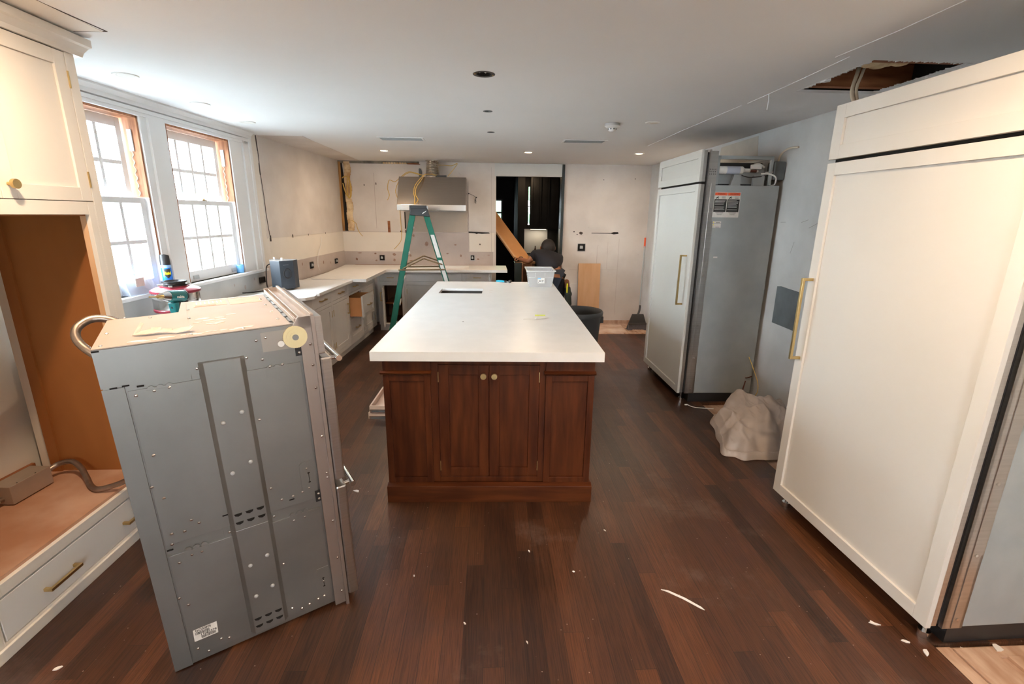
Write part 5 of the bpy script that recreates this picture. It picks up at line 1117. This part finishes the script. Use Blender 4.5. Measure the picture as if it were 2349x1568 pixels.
b = B(); b.prism([(x*1.015, y*1.015) for x, y in pts], 'z', hgt, hgt+.004); obj('top_plate', b, M['greylight'], bb)
for x, y in [(-.08, .03), (.03, -.03)]: obj('knob', B().cyl((x, y, hgt+.004), (x, y, hgt+.026), .010, seg=12), M['white'], bb)
for x, y in [(-.10, .03), (.09, .0), (.03, -.09), (-.05, -.08)]: obj('foot', B().box(x-.014, x+.014, y-.01, y+.01, 0, .013), M['black'], bb)
nv = Vector((.11, .08, 0)).normalized(); ang = math.atan2(.11, .08)
b = B(); b.lathe([(.028, 0), (.038, .004), (.042, 0)], 28, sx=1, sy=1.25); b.b.transform(T((.088, -.057, .16)) @ RZ(ang) @ RX(PI/2)); obj('speaker_ring', b, M['black'], bb)
text('case_lettering', 'Bogen', .012, M['white'], bb, T((.072, -.073, .238)) @ RZ(ang-.02) @ FRONT, .0004) if False else None
obj('case_mark', B().box(-.025, .025, -.001, 0, -.001, .001, T((.082, -.062, .245)) @ RZ(ang)), M['greylight'], bb)
b = B(); b.tube([(-.10, .0, .25), (-.15, .0, .22), (-.165, .0, .12), (-.15, -.03, .03), (-.09, -.10, .008), (-.12, -.20, .006), (-.18, -.28, .005), (-.25, -.33, .006)], .0055, 8); obj('power_cord', b, M['black'], bb, smooth=True)
bb.rotation_euler = (0, 0, -.12)
# ============================================================ ON AND BY THE ISLAND
bn = thing('storage_bin', 'clear plastic storage bin with a small white label at the far end of the island', 'storage bin', isp(1.105, 2.60, .9205), IR)
def taper_box(hx0, hy0, hx1, hy1, h, th):
    b = B(); O0 = [(-hx0, -hy0, 0), (hx0, -hy0, 0), (hx0, hy0, 0), (-hx0, hy0, 0)]; O1 = [(-hx1, -hy1, h), (hx1, -hy1, h), (hx1, hy1, h), (-hx1, hy1, h)]
    I0 = [(x-th*(1 if x > 0 else -1), y-th*(1 if y > 0 else -1), th) for x, y, z in O0]; I1 = [(x-th*(1 if x > 0 else -1), y-th*(1 if y > 0 else -1), h) for x, y, z in O1]
    L_ = [[b.b.verts.new(p) for p in q] for q in (O0, O1, I1, I0)]; b.b.faces.new(L_[0][::-1]); b.b.faces.new(L_[3])
    for A, C in zip(L_, L_[1:]):
        for i in range(4): b.b.faces.new([A[i], A[(i+1) % 4], C[(i+1) % 4], C[i]])
    return b
obj('bin_body', taper_box(.115, .165, .138, .195, .165, .0025), M['bin'], bn, bevel=.003)
b = cells(B(), 'z', (-.150, -.207), (.150, .207), .160, .170, [(-.134, -.191, .134, .191)]); obj('bin_rim', b, M['binr'], bn, bevel=.002)
b = B(); b.box(-.127, -.06, -.186, -.183, .098, .102); b.box(-.062, -.058, -.192, -.184, .10, .16); b.box(.04, .125, -.186, -.183, .098, .102); b.box(.038, .042, -.192, -.184, .10, .16); obj('moulded_ribs', b, M['binr'], bn)
lb = obj('bin_label', B().prism([(-.033, .040), (.038, .040), (.038, .096), (-.033, .096)], 'y', -.183, -.180), M['white'], bn)
obj('label_band', B().box(-.033, .0, -.1838, -.183, .083, .095), M['bluelight'], lb)
for (x, z, w_, h_) in [(-.018, .060, .022, .008), (.012, .065, .02, .004), (.012, .052, .016, .006), (-.025, .048, .010, .005)]: obj('label_mark', B().box(x-.004, x-.004+w_, -.1840, -.183, z, z+h_), M['ink'], lb)
kf = thing('pliers', 'pair of cyan-handled pliers lying at the back edge of the island top', 'pliers', isp(.74, 2.755, .9205), -.55)
b = B(); b.tube([(-.005, .008, .009), (-.05, .018, .010), (-.10, .012, .010)], .008, 8); obj('handle', b, M['cyan'], kf, smooth=True)
b = B(); b.tube([(-.005, -.008, .009), (-.05, -.018, .010), (-.10, -.014, .010)], .008, 8); obj('handle', b, M['cyan'], kf, smooth=True)
b = B(); b.box(-.008, .035, -.010, .010, .001, .017); b.cyl((.01, 0, 0), (.01, 0, .02), .014, seg=16); obj('jaw', b, M['blackm'], kf, bevel=.003)
obj('tool_head', B().cyl((.062, -.016, .015), (.062, .020, .015), .015, seg=16), M['black'], kf, bevel=.003)
obj('shank', B().box(.034, .05, -.006, .006, .004, .014), M['steelb'], kf)
o = obj('sticky_note', B().prism([(-.04, -.02), (.035, -.024), (.045, .018), (-.03, .03)], 'z', 0, .0012), M['limegreen']); tag(o, 'lime yellow paper note lying on the island top', 'note', loc=isp(.985, .985, .9205), rz=.1)
b = B(); scrap(b, [(-.10, -.012, 0), (-.01, -.02, 0), (.0, -.004, .012), (-.02, .014, .006), (-.09, .01, .0)], 0, .0012, .001); scrap(b, [(-.01, -.01, 0), (.03, -.008, .003), (.085, .01, .012), (.06, .03, .010), (.02, .03, .016), (-.01, .012, .010)], 0, .0012, .001)
o = obj('crumpled_paper', b, M['paper']); tag(o, 'crumpled white paper wrapper lying next to the lime note on the island', 'paper', loc=isp(.955, .86, .9205))
for i, (x, y, r) in enumerate([(.60, 2.19, .022), (.60, 2.06, .018)]):
    b = B(); b.lathe([(0, .002), (r*.8, .002), (r, 0)], 12, sx=1, sy=.55); o = obj('plaster_crumb', b, M['dust']); tag(o, ['small white plaster crumb beside the sink cut-out, the farther one', 'small white plaster crumb beside the sink cut-out, the nearer one'][i], 'crumb', loc=isp(x, y, .9205))
def tray(label, z, dx, dy):
    t = thing('drawer_box', label, 'drawer', (-.985+dx, 3.69+dy, z), IR, 'pull-out drawer boxes beside the island')
    b = B(); W2, D2, H2 = .385, .46, .058
    b.box(0, W2, 0, .014, .006, H2); b.box(0, W2, D2-.014, D2, .006, H2); b.box(0, .014, .014, D2-.014, .006, H2); b.box(W2-.014, W2, .014, D2-.014, .006, H2); b.box(.014, W2-.014, .014, D2-.014, .008, .015)
    obj('box', b, mat('pale_pine', (.74, .56, .44), .6, var=.06, scale=5) if 'pale_pine' not in bpy.data.materials else bpy.data.materials['pale_pine'], t, bevel=.001)
    b = B(); b.box(.008, W2-.01, -.010, 0, .0, .032); r = obj('slide', b, M['steelb'], t); obj('slide_groove', B().box(.02, W2-.03, -.0106, -.009, .010, .022), M['darkgrey'], r)
tray('lower pale wood pull-out drawer box on the floor left of the island', .0, 0, 0); tray('upper pale wood pull-out drawer box stacked on the lower one left of the island', .060, .012, -.004)
# ============================================================ FLOOR LITTER
b = B(); scrap(b, [(-.09, .055, 0), (-.06, .048, 0), (0, .002, 0), (.05, -.05, 0), (.058, -.068, 0), (.042, -.056, 0), (-.01, -.004, 0), (-.065, .040, 0)], 0, .003, .001); o = obj('caulk_strip', b, M['white']); tag(o, 'long curved white strip of caulk on the dark floor in front', 'scrap', loc=(.865, 1.72, .001))
o = obj('wood_chip', B().prism([(-.016, -.005), (.014, -.006), (.018, .004), (-.014, .006)], 'z', 0, .006), M['ply']); tag(o, 'tiny wood chip on the floor in front of the far fridge', 'scrap', loc=(1.76, 5.72, 0)) if False else tag(o, 'tiny wood chip on the floor beyond the island near the far fridge', 'scrap', loc=(1.28, 5.60, 0))
rn = random.Random(12)
for i, (x, y, s) in enumerate([(-1.585, 1.475, .014), (-.80, 2.62, .02), (1.70, 1.42, .02), (1.88, 1.43, .018), (2.02, 1.44, .03), (1.66, 1.47, .012), (1.60, 1.56, .02), (.15, 1.52, .006), (.40, 1.9, .006), (-.1, 1.62, .006), (.62, 2.2, .006), (-.35, 1.9, .006), (-1.2, 1.35, .008), (.2, 2.05, .007)]):
    b = B(); n = 7; b.prism([(s*(.5+rn.random())*math.cos(2*PI*k/n), s*.5*(.5+rn.random())*math.sin(2*PI*k/n)) for k in range(n)], 'z', 0, .004)
    o = obj('plaster_chip', b, M['dust']); tag(o, 'small irregular white plaster chip lying loose on the floor', 'plaster chip', 'white plaster chips on the floor', loc=(x, y, .0005 if not (x > 1.76 and y < 1.455) else -.012), rz=rn.random()*3)
# ============================================================ PANTRY
pc = thing('dark_upper_cabinet', 'dark wall cabinet hanging in the pantry beyond the doorway', 'cabinet', (.77, 9.0, 1.385))
b = B(); b.box(0, .50, .02, .33, 0, .93); obj('body', b, M['darkp'], pc)
for x in (0, .15): obj('door', shaker(B(), x+.003 if x else .003, (.148 if not x else .298), .003, .927, 0, .02, .03, .006), M['darkp'], pc)
obj('door', shaker(B(), .302, .498, .003, .927, 0, .02, .03, .006), M['darkp'], pc)
obj('light_bar', B().box(.01, .30, .16, .19, -.008, 0), emit('under_cabinet_glow', (1, .84, .62), 3), pc)
l = bpy.data.lights.new('under_cabinet_light', 'AREA'); l.shape = 'RECTANGLE'; l.size = .30; l.size_y = .03; l.energy = .8; l.color = (1, .83, .62)
o = bpy.data.objects.new('under_cabinet_light', l); o.location = (.93, 9.17, 1.372); COL.objects.link(o)
downlight((.66, 8.9, 2.352), 3)
pl_ = down('small lit recessed light in the dark pantry ceiling', .66, 8.9, True, None); pl_.location = (.66, 8.9, 2.36)
b = B(); b.box(.67, 1.12, 9.335, 9.349, .93, 1.38); struct('wall_pantry_splashback', b, M['backsp'])
pb = thing('dark_base_cabinet', 'dark base cabinets with counter at the end of the pantry', 'cabinet', (.68, 8.75, 0)); obj('body', B().box(0, .61, .02, .58, .1, .88), M['darkp'], pb); obj('counter', B().box(0, .61, 0, .58, .88, .91), M['darkg'], pb); obj('toe_kick', B().box(0, .61, .07, .09, 0, .1), M['void'], pb)
for x in (.005, .31): obj('door', shaker(B(), x, x+.295, .11, .87, 0, .02, .05), M['darkp'], pb)
bo = thing('dark_bottle', 'small dark bottle on the lit pantry counter', 'bottle', (.87, 9.1, .91)); b = B(); b.lathe([(0, 0), (.022, 0), (.022, .10), (.010, .13), (.010, .17), (0, .17)], 16); obj('glass', b, mat('brown_bottle', (.06, .02, .01), .2), bo, smooth=40)
pt = thing('steel_pitcher', 'bright steel kettle on the pantry counter behind the worker', 'kettle', (.985, 9.05, .91)); b = B(); b.lathe([(0, 0), (.045, 0), (.05, .05), (.035, .12), (.02, .14), (0, .145)], 20); obj('kettle_body', b, M['steelb'], pt, smooth=40); obj('knob', B().sphere((0, 0, .155), .012, seg=12), M['brass'], pt); b = B(); b.tube([(.045, 0, .04), (.08, 0, .07), (.09, 0, .12)], .007, 8); obj('spout', b, M['steelb'], pt)
pt.name = 'steel_kettle'
o = obj('wall_switch', B().box(-.008, 0, -.04, .04, -.06, .06), M['black'], None, bevel=.004); tag(o, 'black switch plate on the dark right wall of the pantry', 'switch', loc=(1.299, 8.3, 1.20))
# panel being carried, and the carcass it belongs to
D_ = Vector((-.267, .32, .355)); Wv = Vector((.29, 0, -.06)); P0 = Vector((.378, 7.30, 1.015)); Nn = D_.cross(Wv).normalized()*.018
if Nn.y < 0: Nn = -Nn
E1 = D_*3.5; b = B(); b.hexa([(0, 0, 0), Wv, Wv+Nn, Nn, E1, E1+Wv, E1+Wv+Nn, E1+Nn]); 
pnl = thing('maple_panel', 'long orange maple cabinet panel slanting through the doorway, held by the worker', 'panel', P0); obj('board', b, M['ply2'], pnl, bevel=.001)
lipv = -Nn*1.2; b = B(); s0 = Wv.normalized()*.03; b.hexa([(0, 0, 0), s0, s0+lipv, lipv, E1, E1+s0, E1+s0+lipv, E1+lipv]); obj('edge_strip', b, M['ply'], pnl)
cc = thing('dark_cabinet_carcass', 'dark cabinet carcass with brown inside standing in the doorway under the worker\'s hand', 'cabinet', (.375, 7.0, 0)); cc['label'] = 'dark cabinet carcass with brown inside, standing in the doorway under a hand'
b = B(); b.box(0, .105, .0, .22, 0, .965); obj('side_panel', b, M['darkg'], cc, bevel=.006)
b = B(); b.box(.105, .125, .0, .22, 0, .955); b.box(.275, .29, .0, .22, 0, .955); b.box(.125, .275, .19, .20, 0, .955); b.box(.125, .275, .0, .2, .02, .04); obj('box', b, mat_inner, cc)
obj('top_rail', B().box(.115, .30, -.01, .10, .955, .985), M['ply2'], cc, bevel=.003)
# ============================================================ WORKER
def skin_mesh(name, verts, edges, radii, m, parent, sub=2, root=0, smooth=True):
    me = bpy.data.meshes.new(name); me.from_pydata(verts, edges, []); o = bpy.data.objects.new(name, me); COL.objects.link(o)
    md = o.modifiers.new('skin', 'SKIN'); md.use_smooth_shade = True
    for v, r in zip(me.skin_vertices[0].data, radii): v.radius = r if isinstance(r, tuple) else (r, r)
    me.skin_vertices[0].data[root].use_root = True
    s2 = o.modifiers.new('sub', 'SUBSURF'); s2.levels = sub; s2.render_levels = sub
    bpy.context.view_layer.update(); dg = bpy.context.evaluated_depsgraph_get(); me2 = bpy.data.meshes.new_from_object(o.evaluated_get(dg)); bpy.data.objects.remove(o)
    me2.materials.clear(); me2.materials.append(m); 
    for p in me2.polygons: p.material_index = 0; p.use_smooth = True
    o = bpy.data.objects.new(name, me2); COL.objects.link(o); o.parent = parent; return o
wk = thing('person', 'person in navy T-shirt and tool belt bent forward in the doorway, seen from behind', 'person', (.86, 6.62, 0))
J = dict(pel=(0, 0, .84), waist=(-.01, .10, .93), chest=(-.03, .28, 1.045), neck=(-.005, .42, 1.09), headb=(.01, .47, 1.12), head=(.015, .53, 1.165), headt=(.015, .56, 1.21),
 sl=(-.20, .33, 1.085), el=(-.29, .30, .985), wl=(-.40, .44, 1.015), hl=(-.435, .47, 1.015), sr=(.15, .34, 1.035), er=(.17, .50, .84), wr_=(.08, .56, .70), hr=(.06, .60, .66),
 hpl=(-.10, 0, .82), kl=(-.13, .12, .46), al=(-.14, -.06, .10), tl=(-.14, .10, .04), hpr=(.10, 0, .80), kr=(.15, .14, .45), ar=(.15, -.10, .10), tr=(.15, .06, .04))
def sk(names, edges, rad, m, nm, root=0): 
    return skin_mesh(nm, [J[n] for n in names], [(names.index(a), names.index(b_)) for a, b_ in edges], rad, m, wk, root=root)
body = sk(['pel', 'waist', 'chest', 'neck', 'headb', 'head', 'headt', 'sl', 'el', 'wl', 'hl', 'sr', 'er', 'wr_', 'hr', 'hpl', 'kl', 'al', 'tl', 'hpr', 'kr', 'ar', 'tr'],
 [('pel', 'waist'), ('waist', 'chest'), ('chest', 'neck'), ('neck', 'headb'), ('headb', 'head'), ('head', 'headt'), ('chest', 'sl'), ('sl', 'el'), ('el', 'wl'), ('wl', 'hl'), ('chest', 'sr'), ('sr', 'er'), ('er', 'wr_'), ('wr_', 'hr'), ('pel', 'hpl'), ('hpl', 'kl'), ('kl', 'al'), ('al', 'tl'), ('pel', 'hpr'), ('hpr', 'kr'), ('kr', 'ar'), ('ar', 'tr')],
 [.12, .12, .13, .055, .07, .092, .07, .06, .044, .028, (.034, .02), .06, .042, .028, (.034, .02), .085, .055, .04, .035, .085, .055, .04, .035], M['skin'], 'body')
# fingers curled over the carcass edge, thumb apart
def fing(base, pts, r): return (base, pts, r)
hb = Vector(J['hl'])
def finger(p0, p1, p2, p3, r, nm='finger'):
    return skin_mesh(nm, [tuple(p0), tuple(p1), tuple(p2), tuple(p3)], [(0, 1), (1, 2), (2, 3)], [r*1.1, r, r*.95, r*.8], M['skin'], wk, 1)
for k, (L_, off) in enumerate([(.036, -.026), (.040, -.009), (.038, .009), (.031, .026)]):
    q = hb+Vector((-.004, off*.8, .004-off*.1)); finger(q+Vector((.012, 0, 0)), q+Vector((-L_*.6, .004, .006)), q+Vector((-L_*1.05, .006, -.016)), q+Vector((-L_*.9, .006, -.038)), .0088)
q = hb+Vector((.012, -.03, -.004)); finger(q+Vector((.01, .01, 0)), q+Vector((-.012, -.012, -.006)), q+Vector((-.030, -.014, -.016)), q+Vector((-.040, -.012, -.030)), .0098, 'thumb')
hb2 = Vector(J['hr'])
for k, off in enumerate([-.026, -.009, .009, .026]):
    q = hb2+Vector((off, .004, -.01)); finger(q, q+Vector((0, .016, -.025)), q+Vector((0, .018, -.045)), q+Vector((0, .006, -.060)), .0088)
q = hb2+Vector((-.03, 0, .004)); finger(q, q+Vector((-.014, .01, -.016)), q+Vector((-.016, .018, -.030)), q+Vector((-.010, .022, -.042)), .0098, 'thumb')
JS = {k: v for k, v in J.items()}
J['slv'] = (-.262, .315, 1.02); J['srv'] = (.165, .43, .92); J['hem'] = (0, -.03, .80)
sk(['pel', 'waist', 'chest', 'sl', 'slv', 'sr', 'srv', 'neck'],
 [('pel', 'waist'), ('waist', 'chest'), ('chest', 'neck'), ('chest', 'sl'), ('sl', 'slv'), ('chest', 'sr'), ('sr', 'srv')], [.150, .155, .165, .082, .066, .085, .068, .074], M['shirt'], 'tee_shirt')
sk(['pel', 'hpl', 'kl', 'al', 'hpr', 'kr', 'ar'], [('pel', 'hpl'), ('hpl', 'kl'), ('kl', 'al'), ('pel', 'hpr'), ('hpr', 'kr'), ('kr', 'ar')], [.135, .105, .078, .065, .105, .078, .065], M['jeans'], 'trousers')
hr_ = B(); hr_.sphere((0, 0, 0), .106, 1, 1.05, 1.12, 24); hr_.b.transform(T((.015, .52, 1.185)) @ RX(-.5))
for v in hr_.b.verts: v.co += noise.noise_vector(v.co*60)*.003
obj('hair', hr_, M['hair'], wk, smooth=True)
for s in (-1, 1): 
    e_ = B(); e_.sphere((0, 0, 0), .020, .45, .8, 1.4, 12); e_.b.transform(T((.015+s*.108, .555, 1.165))); obj('ear', e_, M['skin'], wk, smooth=True)
f_ = B(); f_.sphere((0, 0, 0), .018, .8, 1.3, 1, 12); f_.b.transform(T((.015, .655, 1.13))); obj('nose', f_, M['skin'], wk, smooth=True)
for s in (-1, 1): f_ = B(); f_.sphere((0, 0, 0), .010, 1, .7, .8, 10); f_.b.transform(T((.015+s*.033, .630, 1.155))); obj('eye', f_, M['white'], wk, smooth=True)
obj('mouth', B().box(-.022, .052, .632, .640, 1.092, 1.099), M['leather'], wk)
b = B(); b.lathe([(.178, -.02), (.186, -.02), (.186, .025), (.178, .025)], 32, sx=1, sy=.86); b.b.transform(T((0, -.01, .79)) @ RX(-.35)); obj('tool_belt', b, M['leather'], wk)
b = B(); b.box(-.035, .035, -.05, .07, -.12, .0); b.b.transform(T((.215, .0, .77)) @ RY(-.15)); obj('leather_pouch', b, M['leather'], wk, bevel=.015)
b = B(); b.prism([(-.07, .0), (.08, .0), (.09, -.12), (.05, -.28), (-.05, -.27), (-.08, -.10)], 'x', -.035, .04); b.b.transform(T((.232, .01, .68)) @ RY(-.12)); pch = obj('tool_pouch', b, M['pouch'], wk, bevel=.018)
b = B(); b.box(-.008, .008, -.02, .0, -.10, .03); b.b.transform(T((.222, -.055, .70))); obj('yellow_tool', b, M['yellow'], wk, bevel=.003)
b = B(); b.tube([(.25, -.03, .62), (.285, -.03, .60), (.29, -.03, .56), (.27, -.03, .545)], .008, 8); obj('pouch_hook', b, M['black'], wk)
b = B(); b.lathe([(.036, -.011), (.040, -.009), (.040, .009), (.036, .011), (.034, 0), (.036, -.011)], 20); b.b.transform(T(tuple(Vector(J['wl'])*.92+Vector(J['el'])*.08)) @ RZ(.9) @ RY(PI/2)); obj('wrist_strap', b, M['black'], wk)
for nm in ('al', 'ar'):
    p = Vector(J[nm]); b = B(); b.prism([(-.07, 0), (.19, 0), (.20, .03), (.12, .07), (.05, .10), (-.06, .10)], 'x', -.05, .05); b.b.transform(T((p.x, p.y, 0))); obj('boot', b, M['leather'], wk, bevel=.02)
